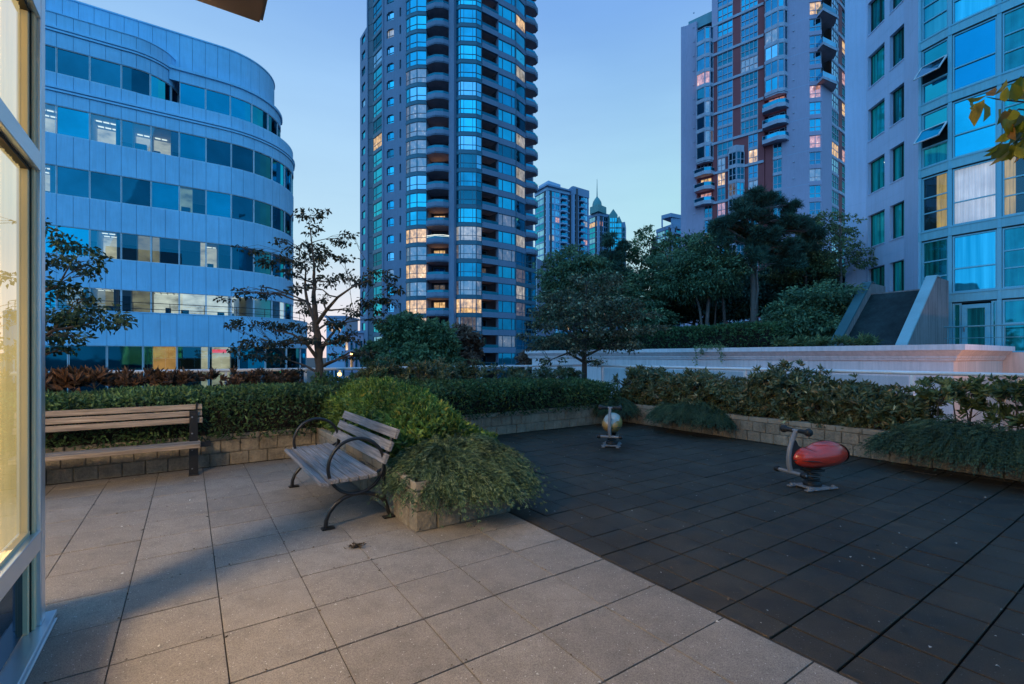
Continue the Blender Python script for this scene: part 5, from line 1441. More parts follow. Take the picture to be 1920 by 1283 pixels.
def tree(name, label, trunk, clusters, mat, bark, leaf=(.09, .045), density=900, group=None, cat='tree', twig=True, hang=.25, stems=None, clumpy=True, limb_r=.022, tint=(.45, .28), pine=False, normal_up=.35, grow=1.0):
    """trunk: [(x,y,z,r)], clusters: [(centre, (rx,ry,rz))]"""
    base = Vector(trunk[0][:3])
    root = empty(name, base, label, cat, group)
    mb = MB(); tp = [Vector(t[:3]) for t in trunk]
    # densify with slight bends
    pts, rad = [], []
    for i in range(len(tp) - 1):
        for k in range(4):
            t = k / 4; q = tp[i].lerp(tp[i + 1], t)
            if k: q += Vector((random.uniform(-1, 1), random.uniform(-1, 1), 0)) * .012
            pts.append(q); rad.append((trunk[i][3] + (trunk[i + 1][3] - trunk[i][3]) * t) * random.uniform(.95, 1.06))
    pts.append(tp[-1]); rad.append(trunk[-1][3]); mb.tube(pts, rad, 9)
    mb.lathe(base, [(trunk[0][3] * 1.7, -.05), (trunk[0][3] * 1.25, .06), (trunk[0][3] * .98, .18)], 9)
    for s in (stems or []):
        mb.tube([Vector(q[:3]) for q in s], [q[3] for q in s], 7)
        pts += [Vector(q[:3]) for q in s]; rad += [q[3] for q in s]
    Cs, Ds, Ts = [], [], []
    for (c, r) in clusters:
        r = tuple(x * grow for x in r); c = Vector(c); rr = max(r)
        j = min(range(len(pts)), key=lambda i: (pts[i] - c).length + max(0, pts[i].z - c.z + .1 * (c - pts[i]).length) * 2.5 + (0 if i > len(pts) * .25 or stems else 1))
        r0 = min(rad[j] * .6, limb_r + rr * .012); lp_ = limb(mb, pts[j], c, r0, r0 * .35, sag=.10)
        ends = []
        if twig:
            for _ in range(7 if not pine else 5):
                q, _v = blob_points(1, c, r, .5); e = Vector(q[0]); s = random.choice(lp_[2:]); limb(mb, s, e, r0 * .35, .003, sag=.08, n=3, jit=.06); ends.append(e)
        n = int(density * (r[0] * r[1] * r[2]) ** .62)
        if clumpy:
            m = max(5, n // 26); cc, _ = blob_points(m, c, r, .25)
            ii = RNG.integers(0, m, n); sp = np.array([.22, .22, .10]) * rr ** .5 * .62
            C = cc[ii] + RNG.normal(size=(n, 3)) * sp; tc = RNG.normal(0, .12, m)[ii]
        else: C, _ = blob_points(n, c, r, .3); tc = 0
        D = unit(C - np.array(c)) * .7 + RNG.normal(size=(n, 3)) * .55; D[:, 2] -= hang
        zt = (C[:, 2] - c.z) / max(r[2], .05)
        Cs.append(C); Ds.append(D); Ts.append(np.clip(RNG.normal(tint[0], tint[1], n) + tc + .22 * zt, 0, 1))  # cluster tops tinted lighter, undersides darker: shading put into leaf colour
    mb.build('trunk', bark, root, recalc=False)
    C, D, T = np.concatenate(Cs), np.concatenate(Ds), np.concatenate(Ts); n = len(C)
    if pine:
        # needle tufts: several thin blades per point
        k = 7; C = np.repeat(C, k, 0); D = np.repeat(unit(D), k, 0) * .6 + RNG.normal(size=(n * k, 3)) * .6; D[:, 2] += .25; T = np.repeat(T, k) + RNG.normal(0, .08, n * k)
        leaf_mesh('crown', C, D, leaf[0] * RNG.uniform(.7, 1.2, n * k), leaf[1], T, mat, root)
    else: leaf_mesh('crown', C, D, leaf[0] * RNG.uniform(.6, 1.25, n), leaf[1] * RNG.uniform(.7, 1.2, n), T, mat, root, oval=False, normal_up=normal_up)
    return root

def pxc(x, y, Y, rx, ry, dY=0.0, rz=None):
    """crown cluster given where it shows, at true distance Y + dY"""
    q = PW(x, y, Y + dY); s = (Y + dY) / F
    return (q, (rx * s, (rz or rx) * s, ry * s))

# layered dogwood in front of the office
def dogwood_a():
    Y = 9.3; k = 1 / 3.773
    def c(x, y): return 400 + x * k, 380 + y * k
    raw = [(690, 100, 105, 38), (790, 68, 38, 22), (715, 170, 60, 26), (685, 225, 40, 20), (930, 260, 85, 48), (985, 225, 30, 16), (465, 275, 45, 32), (640, 325, 180, 45), (920, 398, 75, 18), (250, 345, 60, 18), (190, 315, 35, 12),
           (390, 420, 105, 42), (520, 400, 80, 50), (690, 430, 130, 52), (800, 380, 70, 40), (560, 505, 90, 30), (820, 560, 105, 42), (950, 520, 70, 34), (1050, 545, 110, 38), (1200, 525, 95, 34), (1290, 600, 75, 44), (1160, 490, 50, 18), (1150, 735, 140, 58),
           (1260, 700, 90, 40), (980, 770, 60, 40), (580, 605, 80, 32), (690, 585, 40, 20), (185, 635, 70, 26), (80, 680, 50, 12), (385, 655, 80, 28), (355, 598, 24, 12), (640, 745, 85, 48), (770, 680, 60, 30), (245, 855, 130, 28), (110, 880, 55, 14), (420, 890, 115, 42),
           (610, 875, 105, 48), (860, 855, 105, 42), (300, 990, 120, 48), (450, 1005, 110, 48), (300, 1080, 130, 38), (180, 1045, 70, 26), (470, 1110, 70, 30), (660, 960, 120, 34), (860, 985, 85, 40), (1000, 960, 90, 55), (1070, 1060, 110, 32), (930, 1080, 90, 24), (600, 1190, 45, 22), (1180, 830, 60, 14)]
    cl = []
    rnd = random.Random(3)
    for (x, y, rx, ry) in raw:
        X, Yp = c(x, y); d = rnd.uniform(-.9, 1.0) * (1 if rx < 100 else .6)
        cl.append(pxc(X, Yp, Y, rx * k * .86, ry * k * .78, d))
    b = PW(598, 720, Y); g = lambda x, y, r, d=0: (*PW(*c(x, y), Y + d), r)
    trunk = [(b[0], b[1], .38, .095), g(752, 1150, .078), g(738, 980, .07), g(722, 830, .058), g(712, 700, .045), g(716, 560, .032), g(715, 440, .022), g(690, 230, .012), g(672, 140, .006)]
    st = [[g(722, 850, .045), g(665, 700, .032, .2), g(648, 600, .024, .3), g(655, 470, .014, .3)], [g(728, 860, .045), g(800, 760, .034, -.2), g(880, 670, .024, -.4), g(980, 600, .016, -.5), g(1120, 540, .008, -.5)],
          [g(742, 1110, .04), g(660, 1000, .028, -.3), g(560, 930, .018, -.5), g(420, 900, .008, -.6)], [g(748, 1080, .045), g(800, 980, .03, .3), g(880, 880, .02, .5), g(1000, 780, .012, .5)], [g(765, 1160, .035), g(860, 1120, .024, .4), g(960, 1060, .012, .6)],
          [g(735, 1200, .03), g(640, 1150, .02, .3), g(520, 1110, .008, .4)]]
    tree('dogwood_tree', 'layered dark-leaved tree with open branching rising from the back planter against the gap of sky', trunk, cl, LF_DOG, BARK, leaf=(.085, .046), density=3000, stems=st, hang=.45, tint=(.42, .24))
dogwood_a()
def dogwood_b():
    Y = 7.4
    raw = [(125, 462, 50, 15, .2), (160, 490, 40, 12, -.2), (100, 500, 40, 14, .4), (110, 540, 34, 18, 0), (150, 560, 28, 10, .3), (185, 600, 55, 18, -.2), (225, 612, 28, 13, -.3), (120, 592, 45, 20, .2), (95, 625, 38, 16, .1), (130, 630, 40, 10, -.3),
           (150, 582, 40, 12, .1), (70, 480, 60, 25, 0), (40, 540, 70, 30, .3), (60, 610, 60, 25, 0), (55, 420, 50, 22, .3), (175, 515, 16, 8, 0), (110, 655, 42, 9, .3)]
    cl = [pxc(x, y, Y, rx * .9, ry * .85, d) for x, y, rx, ry, d in raw]
    t = lambda x, y, r: (*PW(x, y, Y), r)
    b = PW(55, 700, Y)
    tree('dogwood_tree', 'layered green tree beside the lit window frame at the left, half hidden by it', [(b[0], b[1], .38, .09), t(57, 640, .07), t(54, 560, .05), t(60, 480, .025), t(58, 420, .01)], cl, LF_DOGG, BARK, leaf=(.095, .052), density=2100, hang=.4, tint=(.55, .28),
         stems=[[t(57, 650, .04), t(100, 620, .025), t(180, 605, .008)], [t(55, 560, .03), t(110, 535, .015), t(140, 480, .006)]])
dogwood_b()
def dogwood_c():
    Y = 14.2
    raw = [(1060, 560, 60, 14, .3), (1120, 545, 60, 14, .5), (1165, 570, 60, 13, -.4), (1040, 585, 55, 11, .4), (1095, 580, 70, 14, -.6), (1150, 598, 66, 11, .2), (1205, 590, 42, 9, -.2), (1020, 612, 40, 8, .4), (1075, 608, 60, 12, -.8), (1135, 622, 62, 10, -.9),
           (1190, 622, 48, 8, .2), (1228, 612, 22, 6, .3), (1040, 640, 50, 8, -.3), (1100, 640, 60, 10, .3), (1160, 648, 50, 8, -.4), (1005, 648, 26, 6, .2), (1092, 660, 34, 7, -.6), (1035, 677, 30, 5, -.4), (1122, 678, 26, 5, -.2), (1090, 525, 40, 12, .6), (1145, 520, 34, 11, .7), (995, 630, 22, 6, -.2)]
    cl = [pxc(x, y, Y, rx * .95, ry * .95, d) for x, y, rx, ry, d in raw]
    t = lambda x, y, r, d=0: (*PW(x, y, Y + d), r)
    b = PW(1096, 705, Y)
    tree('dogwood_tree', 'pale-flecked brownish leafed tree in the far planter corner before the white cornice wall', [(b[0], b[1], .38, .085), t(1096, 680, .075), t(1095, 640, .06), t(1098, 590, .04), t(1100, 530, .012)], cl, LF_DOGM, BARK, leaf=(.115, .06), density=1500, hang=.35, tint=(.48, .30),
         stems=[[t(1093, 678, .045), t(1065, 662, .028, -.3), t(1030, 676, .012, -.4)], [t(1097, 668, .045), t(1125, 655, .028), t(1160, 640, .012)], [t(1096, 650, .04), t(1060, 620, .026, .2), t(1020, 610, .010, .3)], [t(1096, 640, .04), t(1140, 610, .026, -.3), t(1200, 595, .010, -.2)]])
dogwood_c()

# trees on the raised garden
def garden():
    S = lambda Y: Y / F
    def base(px, Y, r): q = P(px, Y); return (q[0], q[1], 1.8, r)
    def t(x, y, Y, r): return (*PW(x, y, Y), r)
    Y = 23.5
    g = random.Random(12); raw = []
    for (x, y, rx, ry, n) in ((1400, 392, 34, 20, 5), (1440, 378, 26, 16, 4), (1368, 420, 30, 16, 5), (1425, 420, 44, 22, 7), (1470, 425, 38, 20, 6), (1385, 446, 36, 14, 5), (1440, 452, 46, 18, 7), (1495, 462, 34, 14, 4), (1358, 446, 18, 10, 2), (1475, 388, 12, 7, 2), (1488, 486, 34, 12, 4), (1432, 482, 36, 12, 4), (1520, 436, 18, 7, 2), (1505, 415, 10, 5, 1), (1340, 432, 8, 6, 1), (1412, 368, 10, 8, 2)):
        for _ in range(n): raw.append((x + g.uniform(-.8, .8) * rx, y + g.uniform(-.8, .8) * ry, g.uniform(11, 18), g.uniform(6, 10), g.uniform(-1.0, 1.0)))
    cl = [pxc(x, y, Y, rx, ry, d) for x, y, rx, ry, d in raw]
    tree('pine_tree', 'dark bushy pine with straight bare trunk standing above the clipped garden hedge', [base(1415, Y, .20), t(1414, 540, Y, .17), t(1411, 490, Y, .15), t(1409, 440, Y, .11), t(1412, 385, Y, .04)], cl, LF_PINE, BARKP, leaf=(.32, .022), density=900, pine=True, hang=-.1,
         stems=[[t(1416, 580, Y - .15, .06), t(1421, 545, Y - .2, .06), t(1418, 505, Y - .2, .05), t(1409, 485, Y, .04)]], tint=(.42, .22), limb_r=.05)
    Y = 24.5
    cl = [pxc(x, y, Y, rx, ry, d) for x, y, rx, ry, d in [(1330, 470, 40, 24, 0), (1290, 500, 44, 26, .5), (1345, 510, 46, 24, -.4), (1300, 540, 44, 20, .3), (1350, 540, 30, 18, .5), (1270, 530, 36, 24, .5), (1310, 455, 26, 18, .6), (1375, 500, 26, 20, 1.0), (1255, 495, 30, 20, .8)]]
    tree('garden_tree', 'airy blue-green tree with two slender forked trunks left of the pine', [base(1322, Y, .10), t(1327, 585, Y, .09), t(1330, 545, Y, .07), t(1325, 500, Y, .045), t(1322, 460, Y, .015)], cl, LF_TREE, BARKP, leaf=(.19, .075), density=2000, hang=.4,
         stems=[[base(1321, Y, .07), t(1312, 580, Y, .06), t(1302, 545, Y, .04), t(1290, 505, Y, .02)], [base(1338, Y + 1, .05), t(1342, 575, Y + 1, .04), t(1345, 530, Y + 1, .02)], [base(1362, Y + .5, .09), t(1357, 580, Y + .5, .08), t(1352, 530, Y + .5, .04)]], tint=(.5, .22), grow=1.3)
    Y = 27.5
    cl = [pxc(x, y, Y, rx, ry, d) for x, y, rx, ry, d in [(1215, 470, 30, 26, 0), (1240, 500, 36, 26, .4), (1195, 510, 30, 26, .4), (1220, 540, 40, 24, -.4), (1255, 470, 24, 16, .6), (1210, 440, 14, 14, 0), (1260, 450, 14, 12, .3), (1180, 480, 16, 16, 0), (1265, 545, 36, 24, .2)]]
    tree('garden_tree', 'sparse spiky-topped tree with sky glinting through it, at the middle of the garden', [base(1228, Y, .11), t(1226, 560, Y, .09), t(1222, 500, Y, .05), t(1215, 440, Y, .012)], cl, LF_STREET, BARK, leaf=(.20, .09), density=900, hang=.1, tint=(.45, .22), grow=1.2)
    Y = 26.5
    cl = [pxc(x, y, Y, rx, ry, d, rz=20) for x, y, rx, ry, d in [(1143, 455, 9, 14, 0), (1145, 485, 18, 16, 0), (1130, 510, 24, 16, .2), (1160, 515, 22, 16, -.2), (1145, 540, 34, 18, 0), (1180, 530, 22, 18, .4), (1120, 555, 30, 20, .3), (1168, 470, 8, 14, .3)]]
    tree('conifer_tree', 'dark narrow-topped conifer in front of the spired far tower', [base(1146, Y, .12), t(1146, 540, Y, .09), t(1144, 440, Y, .015)], cl, LF_PINE, BARK, leaf=(.26, .026), density=1400, pine=True, hang=.2)
    Y = 25.5
    cl = [pxc(x, y, Y, rx, ry, d) for x, y, rx, ry, d in [(1075, 495, 36, 26, 0), (1050, 525, 34, 26, .4), (1095, 520, 40, 26, -.3), (1060, 555, 40, 26, .3), (1105, 555, 44, 24, .3), (1085, 585, 50, 22, 0), (1042, 495, 16, 14, .6), (1120, 495, 20, 14, .2), (1045, 590, 34, 20, .4)]]
    tree('garden_tree', 'rounded dense green tree at the left end of the raised garden', [base(1078, Y, .11), t(1078, 575, Y, .09), t(1076, 490, Y, .02)], cl, LF_TREE, BARK, leaf=(.20, .09), density=1900, hang=.3, tint=(.45, .2), grow=1.25)
    Y = 24.8
    cl = [pxc(x, y, Y, rx, ry, d) for x, y, rx, ry, d in [(1575, 425, 28, 20, 0), (1600, 450, 26, 18, .3), (1550, 455, 34, 22, -.3), (1585, 480, 40, 18, 0), (1535, 490, 34, 18, .4), (1610, 490, 20, 10, -.2), (1515, 430, 22, 14, .4), (1590, 405, 12, 10, .2), (1560, 510, 24, 12, .2), (1630, 470, 12, 8, 0), (1500, 410, 12, 8, .4)]]
    tree('garden_tree', 'light small-leaved tree reaching in front of the lilac wall and punched windows', [base(1570, Y, .10), t(1574, 570, Y, .09), t(1577, 520, Y, .07), t(1575, 470, Y, .04), t(1577, 410, Y, .012)], cl, LF_TREEL, BARKP, leaf=(.15, .085), density=620, hang=.2, tint=(.5, .28), grow=1.08)
    Y = 28.2
    cl = [pxc(x, y, Y, rx, ry, d) for x, y, rx, ry, d in [(1500, 500, 44, 26, 0), (1540, 530, 44, 26, .3), (1480, 540, 44, 26, .2), (1510, 570, 60, 22, 0), (1455, 520, 34, 28, .4), (1440, 560, 44, 26, .5), (1400, 565, 44, 24, .5), (1370, 570, 34, 22, .4)]]
    tree('garden_tree', 'dark tree mass behind the pine trunk and the rhododendron bush', [base(1495, Y, .12), t(1497, 560, Y, .09), t(1498, 500, Y, .02)], cl, LF_PINE, BARK, leaf=(.24, .11), density=1900, hang=.3, tint=(.4, .2), grow=1.3)
    # big broad-leaved bush
    Y = 21.8
    cl = [pxc(x, y, Y, rx, ry, d) for x, y, rx, ry, d in [(1535, 560, 60, 26, 0), (1490, 590, 46, 26, -.2), (1570, 590, 52, 28, .2), (1530, 610, 70, 26, -.4), (1470, 620, 36, 20, -.3), (1600, 615, 26, 18, .3), (1550, 635, 50, 14, -.5), (1505, 640, 40, 12, -.6)]]
    tree('rhododendron_bush', 'large rounded broad-leaved bush beside the sloping ventilation shaft', [base(1535, Y, .09), t(1536, 600, Y, .06), t(1536, 560, Y, .02)], cl, LF_TREE, BARK, leaf=(.20, .085), density=2400, cat='bush', hang=.2, tint=(.5, .22), grow=1.12)
    Y = 29.0
    cl = [pxc(x, y, Y, rx, ry, d) for x, y, rx, ry, d in [(1290, 570, 50, 26, 0), (1340, 580, 50, 24, .3), (1250, 580, 46, 26, .4), (1300, 530, 46, 26, .6), (1355, 540, 44, 26, .5), (1210, 590, 40, 22, .3), (1385, 570, 36, 24, .4), (1390, 535, 30, 22, .8)]]
    tree('garden_tree', 'low dark tree filling the gap behind the slender forked trunks', [base(1300, Y, .11), t(1302, 590, Y, .09), t(1300, 540, Y, .02)], cl, LF_PINE, BARK, leaf=(.24, .11), density=1500, hang=.3, tint=(.45, .2), grow=1.2)
    Y = 26.0
    cl = [pxc(x, y, Y, rx, ry, d) for x, y, rx, ry, d in [(1160, 560, 44, 24, 0), (1200, 570, 40, 24, .3), (1130, 590, 50, 22, .3), (1185, 600, 50, 20, -.3), (1225, 605, 36, 18, .2), (1150, 530, 30, 20, .5), (1195, 535, 26, 18, .4)]]
    tree('garden_tree', 'mid-green tree between the dark conifer and the sparse spiky-topped tree', [base(1172, Y, .10), t(1172, 590, Y, .08), t(1170, 540, Y, .02)], cl, LF_TREE, BARK, leaf=(.20, .09), density=1500, hang=.3, tint=(.5, .2), grow=1.2)
    Y = 25.3
    cl = [pxc(x, y, Y, rx, ry, d) for x, y, rx, ry, d in [(1495, 455, 34, 20, 0), (1525, 480, 34, 20, .3), (1545, 420, 24, 16, .2), (1480, 480, 30, 20, .2), (1510, 420, 26, 16, .3), (1530, 510, 36, 16, 0), (1465, 510, 30, 18, .4)]]
    tree('garden_tree', 'leafy light green tree between the pine and the small-leaved tree', [base(1512, Y, .09), t(1512, 560, Y, .08), t(1510, 480, Y, .04), t(1512, 420, Y, .01)], cl, LF_TREEL, BARK, leaf=(.16, .085), density=1250, hang=.25, tint=(.42, .22), grow=1.2)
garden()

def hedge_mass(name, label, a0, a1, b0, b1, zfun, mat, n, leaf, tint=(.45, .2), cat='hedge', z0=.4, over=0.0, face='front', up=.5, core=True, group=None, rosette=0, oval=False, z1c=None):
    """clipped or loose hedge over the rectangle a0..a1, b0..b1; zfun(a, b) is its top height"""
    root = empty(name, W((a0 + a1) / 2, (b0 + b1) / 2, z0), label, cat, group)
    if core:
        mb = MB(); na, nb = max(2, int((a1 - a0) / .3)), max(2, int((b1 - b0) / .3)); e = .12
        A = np.linspace(a0 + e, a1 - e, na + 1); Bq = np.linspace(b0 + e, b1 - e, nb + 1)
        vs = [W(a, b, max(z0, zfun(a, b) - .16)) for a in A for b in Bq]
        fs = [(i * (nb + 1) + j, i * (nb + 1) + j + 1, (i + 1) * (nb + 1) + j + 1, (i + 1) * (nb + 1) + j) for i in range(na) for j in range(nb)]
        k = len(vs); vs += [W(a, b, z0 - .1) for a in A for b in Bq]
        bd = [(i, 0, i + 1, 0) for i in range(na)] + [(i, nb, i + 1, nb) for i in range(na)] + [(0, j, 0, j + 1) for j in range(nb)] + [(na, j, na, j + 1) for j in range(nb)]
        fs += [(p * (nb + 1) + q, r * (nb + 1) + s, k + r * (nb + 1) + s, k + p * (nb + 1) + q) for p, q, r, s in bd]
        mb.add(vs, fs); mb.build('stems', M_SOIL, root, recalc=False)  # solid dark filler inside the foliage, standing in for inner shade
    sa, sb = a1 - a0, b1 - b0
    n_top = int(n * .62)
    a = a0 + sa * RNG.random(n_top); b = b0 + sb * RNG.random(n_top)
    zt = np.array([zfun(x, y) for x, y in zip(a, b)])
    ea = np.minimum(np.minimum(a - a0, a1 - a), np.minimum(b - b0, b1 - b)); rnd_e = np.clip(1 - ea / .22, 0, 1) ** 2
    z = zt - rnd_e * (zt - z0) * .35 - np.abs(RNG.normal(0, .075, n_top))
    nrm = np.zeros((n_top, 3)); nrm[:, 2] = 1
    # sides
    n_s = n - n_top; side = RNG.random(n_s); per = np.array([sb, sb, sa, sa]); per = per / per.sum(); cs = np.cumsum(per)
    u = RNG.random(n_s); k = np.searchsorted(cs, side); k = np.minimum(k, 3)
    a2 = np.where(k == 0, a0, np.where(k == 1, a1, a0 + sa * u)); b2 = np.where(k == 2, b0, np.where(k == 3, b1, b0 + sb * u))
    zt2 = np.array([zfun(min(max(x, a0 + .1), a1 - .1), min(max(y, b0 + .1), b1 - .1)) for x, y in zip(a2, b2)])
    v = RNG.random(n_s); z2 = (z0 - over) + (zt2 - z0 + over) * v
    bul = .07 * np.sin(np.pi * v) + np.abs(RNG.normal(0, .05, n_s)) - .05
    na_ = np.where(k == 0, -1, np.where(k == 1, 1, 0.)); nb_ = np.where(k == 2, -1, np.where(k == 3, 1, 0.))
    a2 = a2 + na_ * bul; b2 = b2 + nb_ * bul
    wa = np.array(W(1, 0)); wb = np.array(W(0, 1))
    C = np.concatenate([a[:, None] * wa + b[:, None] * wb + np.stack([0 * z, 0 * z, z], 1), a2[:, None] * wa + b2[:, None] * wb + np.stack([0 * z2, 0 * z2, z2], 1)])
    N = np.concatenate([nrm, na_[:, None] * wa + nb_[:, None] * wb + np.array([0, 0, .35])])
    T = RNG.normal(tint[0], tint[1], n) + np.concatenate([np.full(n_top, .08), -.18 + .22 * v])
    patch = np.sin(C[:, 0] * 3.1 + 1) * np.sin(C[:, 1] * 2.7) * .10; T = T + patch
    if rosette:
        m = rosette; C = np.repeat(C, m, 0); N = np.repeat(N, m, 0); T = np.repeat(T, m) + RNG.normal(0, .10, n * m)
        D = unit(unit(RNG.normal(size=N.shape)) * .95 + N * up); C = C + RNG.normal(0, .010, C.shape)
    else: D = unit(RNG.normal(size=N.shape) * .8 + N * up)
    q = len(C)
    leaf_mesh('foliage', C, D, leaf[0] * RNG.uniform(.6, 1.25, q), leaf[1] * RNG.uniform(.7, 1.2, q), T, mat, root, oval=oval)
    return root
def nz(a, b, s=1.0): return .5 * math.sin(a * 2.3 * s + 1.3 * b) + .3 * math.sin(b * 4.1 * s + a * 1.7 + 1) + .25 * math.sin(a * 7.3 * s - b * 6.1 * s)

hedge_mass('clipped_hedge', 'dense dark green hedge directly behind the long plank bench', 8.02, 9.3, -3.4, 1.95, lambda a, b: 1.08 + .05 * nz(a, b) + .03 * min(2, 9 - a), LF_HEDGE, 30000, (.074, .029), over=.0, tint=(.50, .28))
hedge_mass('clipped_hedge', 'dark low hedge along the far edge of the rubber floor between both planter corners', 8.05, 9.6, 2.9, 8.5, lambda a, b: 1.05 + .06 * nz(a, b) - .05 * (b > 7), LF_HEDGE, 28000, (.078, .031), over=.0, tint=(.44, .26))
def mound(a, b):
    t = (b - 1.84) / 1.05; q = math.sin(math.pi * min(1, max(0, t * .8 + .12)))
    e = min(1, max(0, (a - 4.5) / 1.2)) ** .55
    return .52 + (.68 * q * e + .05 * nz(a, b, 1.5))
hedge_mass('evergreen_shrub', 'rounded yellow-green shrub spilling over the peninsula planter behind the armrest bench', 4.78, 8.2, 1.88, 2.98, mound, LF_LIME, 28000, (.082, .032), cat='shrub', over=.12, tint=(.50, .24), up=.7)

def rosettes(name, label, spots, mat, leaf, m=9, tint=(.5, .2), group=None, stemh=.5, fill=0, cat='shrub', z0=.4, up=.55, bark=BARK):
    """loose shrub: stems ending in whorls of long leaves; spots (a, b, z, radius) are its boughs"""
    c = spots[len(spots) // 2]
    root = empty(name, W(c[0], c[1], z0), label, cat, group)
    mb = MB(); Cs, Ds, Ts = [], [], []
    for (a, b, z, r) in spots:
        base = W(a + random.uniform(-.1, .1), b + random.uniform(-.1, .1), z0)
        top = W(a, b, z)
        nw = int(5 + 48 * r)
        limb(mb, base, top, .014, .006, sag=0, n=3)
        for _ in range(nw):
            d = unit(RNG.normal(size=3)); d[2] = abs(d[2]) * 1.0 - .30; d = unit(d)
            e = np.array(top) + d * np.array([r, r, r * .85]) * RNG.uniform(.35, 1.0)
            if RNG.random() < .35: mb.tube([top - Vector((0, 0, r * .5)), Vector(e)], [.006, .003], 5, caps=False)
            k = RNG.integers(m - 3, m + 3); ax = unit(d * .7 + np.array([0, 0, .6]) + RNG.normal(size=3) * .25)
            p = unit(np.cross(ax, RNG.normal(size=3))); q = np.cross(ax, p)
            an = np.arange(k) * 2.4 + RNG.random() * 6
            D = (np.cos(an)[:, None] * p + np.sin(an)[:, None] * q) * RNG.uniform(.5, 1.1, k)[:, None] + ax * up
            Cs.append(e + ax * .012 * np.arange(k)[:, None] * .5); Ds.append(D); Ts.append(RNG.normal(tint[0] + RNG.normal(0, .14), tint[1] * .6, k))
    mb.build('stems', bark, root, recalc=False)
    C, D, T = np.concatenate(Cs), np.concatenate(Ds), np.concatenate(Ts); n = len(C)
    leaf_mesh('foliage', C, D, leaf[0] * RNG.uniform(.65, 1.2, n), leaf[1] * RNG.uniform(.75, 1.15, n), T, mat, root, oval=True)
    return root
def spots(a0, a1, b0, b1, z0, z1, n, r, seed):
    g = random.Random(seed); out = []
    for i in range(n): out.append((g.uniform(a0, a1), g.uniform(b0, b1), g.uniform(z0, z1), r * g.uniform(.75, 1.2)))
    return out
# right planter: row of leathery shrubs, one by one
rows = [(7.75, 8.35, 1.00, 1.22, .30, 'tall dark leathery shrub at the far right planter corner', .42), (6.9, 7.75, .85, 1.12, .28, 'leathery shrub with greyish upper leaves, second from the far corner on the right', .5), (6.0, 6.9, .90, 1.18, .29, 'leathery shrub with russet tips above the shorter juniper', .55),
        (5.0, 6.0, .80, 1.08, .28, 'leathery shrub between the shorter juniper and the red spring rider', .5), (4.2, 5.0, 1.00, 1.28, .31, 'tallest dome-shaped leathery shrub directly behind the red spring rider', .55), (3.3, 4.2, .85, 1.10, .28, 'leathery shrub just right of the tallest dome behind the red rider', .52), (2.55, 3.3, .72, .95, .25, 'lower leathery shrub at the left end of the long juniper', .48)]
for i, (a0, a1, z0, z1, r, lab, tn) in enumerate(rows):
    sp = spots(a0, a1, 9.0, 9.9, z0 - .10, z1 - .10, 12, r, i + 1) + spots(a0, a1, 8.9, 9.2, .52, .78, 13, r * .85, i + 31) + spots(a0, a1, 9.3, 10.0, .55, .9, 9, r * .95, i + 61) + spots(a0, a1, 8.9, 9.1, .44, .52, 9, .15, i + 91)
    rosettes('leathery_shrub', lab, sp, LF_LAUR, (.115, .036), tint=(tn, .32), group='leathery shrubs along the right planter')
rosettes('leathery_shrub', 'thin see-through fresh green shrub with bare stems before the lamplit wall end', spots(1.75, 2.5, 9.1, 9.8, .95, 1.18, 6, .17, 50) + spots(1.8, 2.5, 9.2, 9.7, .75, .9, 3, .13, 51), LF_LAURG, (.115, .042), tint=(.5, .25), group='leathery shrubs along the right planter')
rosettes('leathery_shrub', 'bright green and rust leathery shrub at the right edge of the photo', spots(.3, 1.75, 9.0, 9.9, .9, 1.22, 15, .27, 60) + spots(.3, 1.7, 9.0, 9.5, .6, .8, 8, .22, 61), LF_LAURG, (.125, .044), tint=(.42, .26), group='leathery shrubs along the right planter')
# russet shrubs behind the left hedge and dark ones behind the far hedge
rosettes('russet_shrub', 'russet long-leaved shrub rising behind the dark hedge next to the window frame', spots(9.5, 10.3, -2.4, -.95, 1.08, 1.22, 14, .20, 71), LF_RED, (.17, .050), tint=(.55, .22), m=10, group='russet shrubs behind the hedge', up=1.0)
rosettes('russet_shrub', 'thin russet shrub behind the hedge below the orange lit lobby', spots(9.6, 10.4, -.8, .35, 1.06, 1.18, 9, .19, 72), LF_RED, (.14, .038), tint=(.5, .22), m=9, group='russet shrubs behind the hedge', up=1.0)
rosettes('russet_shrub', 'brown-leaved shrub behind the hedge just left of the branching tree', spots(9.5, 10.4, .55, 1.75, 1.02, 1.2, 14, .22, 73), LF_RED, (.12, .032), tint=(.35, .2), m=9, group='russet shrubs behind the hedge', up=.9)
rosettes('leathery_shrub', 'greyish spiky shrub behind the yellow-green mound', spots(9.3, 10.4, 3.0, 4.4, 1.05, 1.28, 18, .27, 74), LF_LAUR, (.12, .030), tint=(.55, .26), group='shrubs behind the far hedge')
rosettes('leathery_shrub', 'low greyish-topped shrub in front of the back rail, left of the far corner tree', spots(9.7, 10.5, 4.5, 6.2, 1.10, 1.26, 20, .25, 75), LF_LAUR, (.12, .030), tint=(.5, .25), group='shrubs behind the far hedge')
rosettes('leathery_shrub', 'small dark shrub around the foot of the far corner tree', spots(9.2, 10.3, 6.6, 8.6, .95, 1.15, 18, .24, 76), LF_LAUR, (.11, .032), tint=(.36, .2), group='shrubs behind the far hedge')
rosettes('evergreen_shrub', 'dark green low shrub between the branching tree and the yellow-green mound', spots(8.7, 10.2, 2.0, 3.1, .85, 1.08, 20, .28, 77), LF_HEDGE, (.075, .024), tint=(.5, .2), m=10)

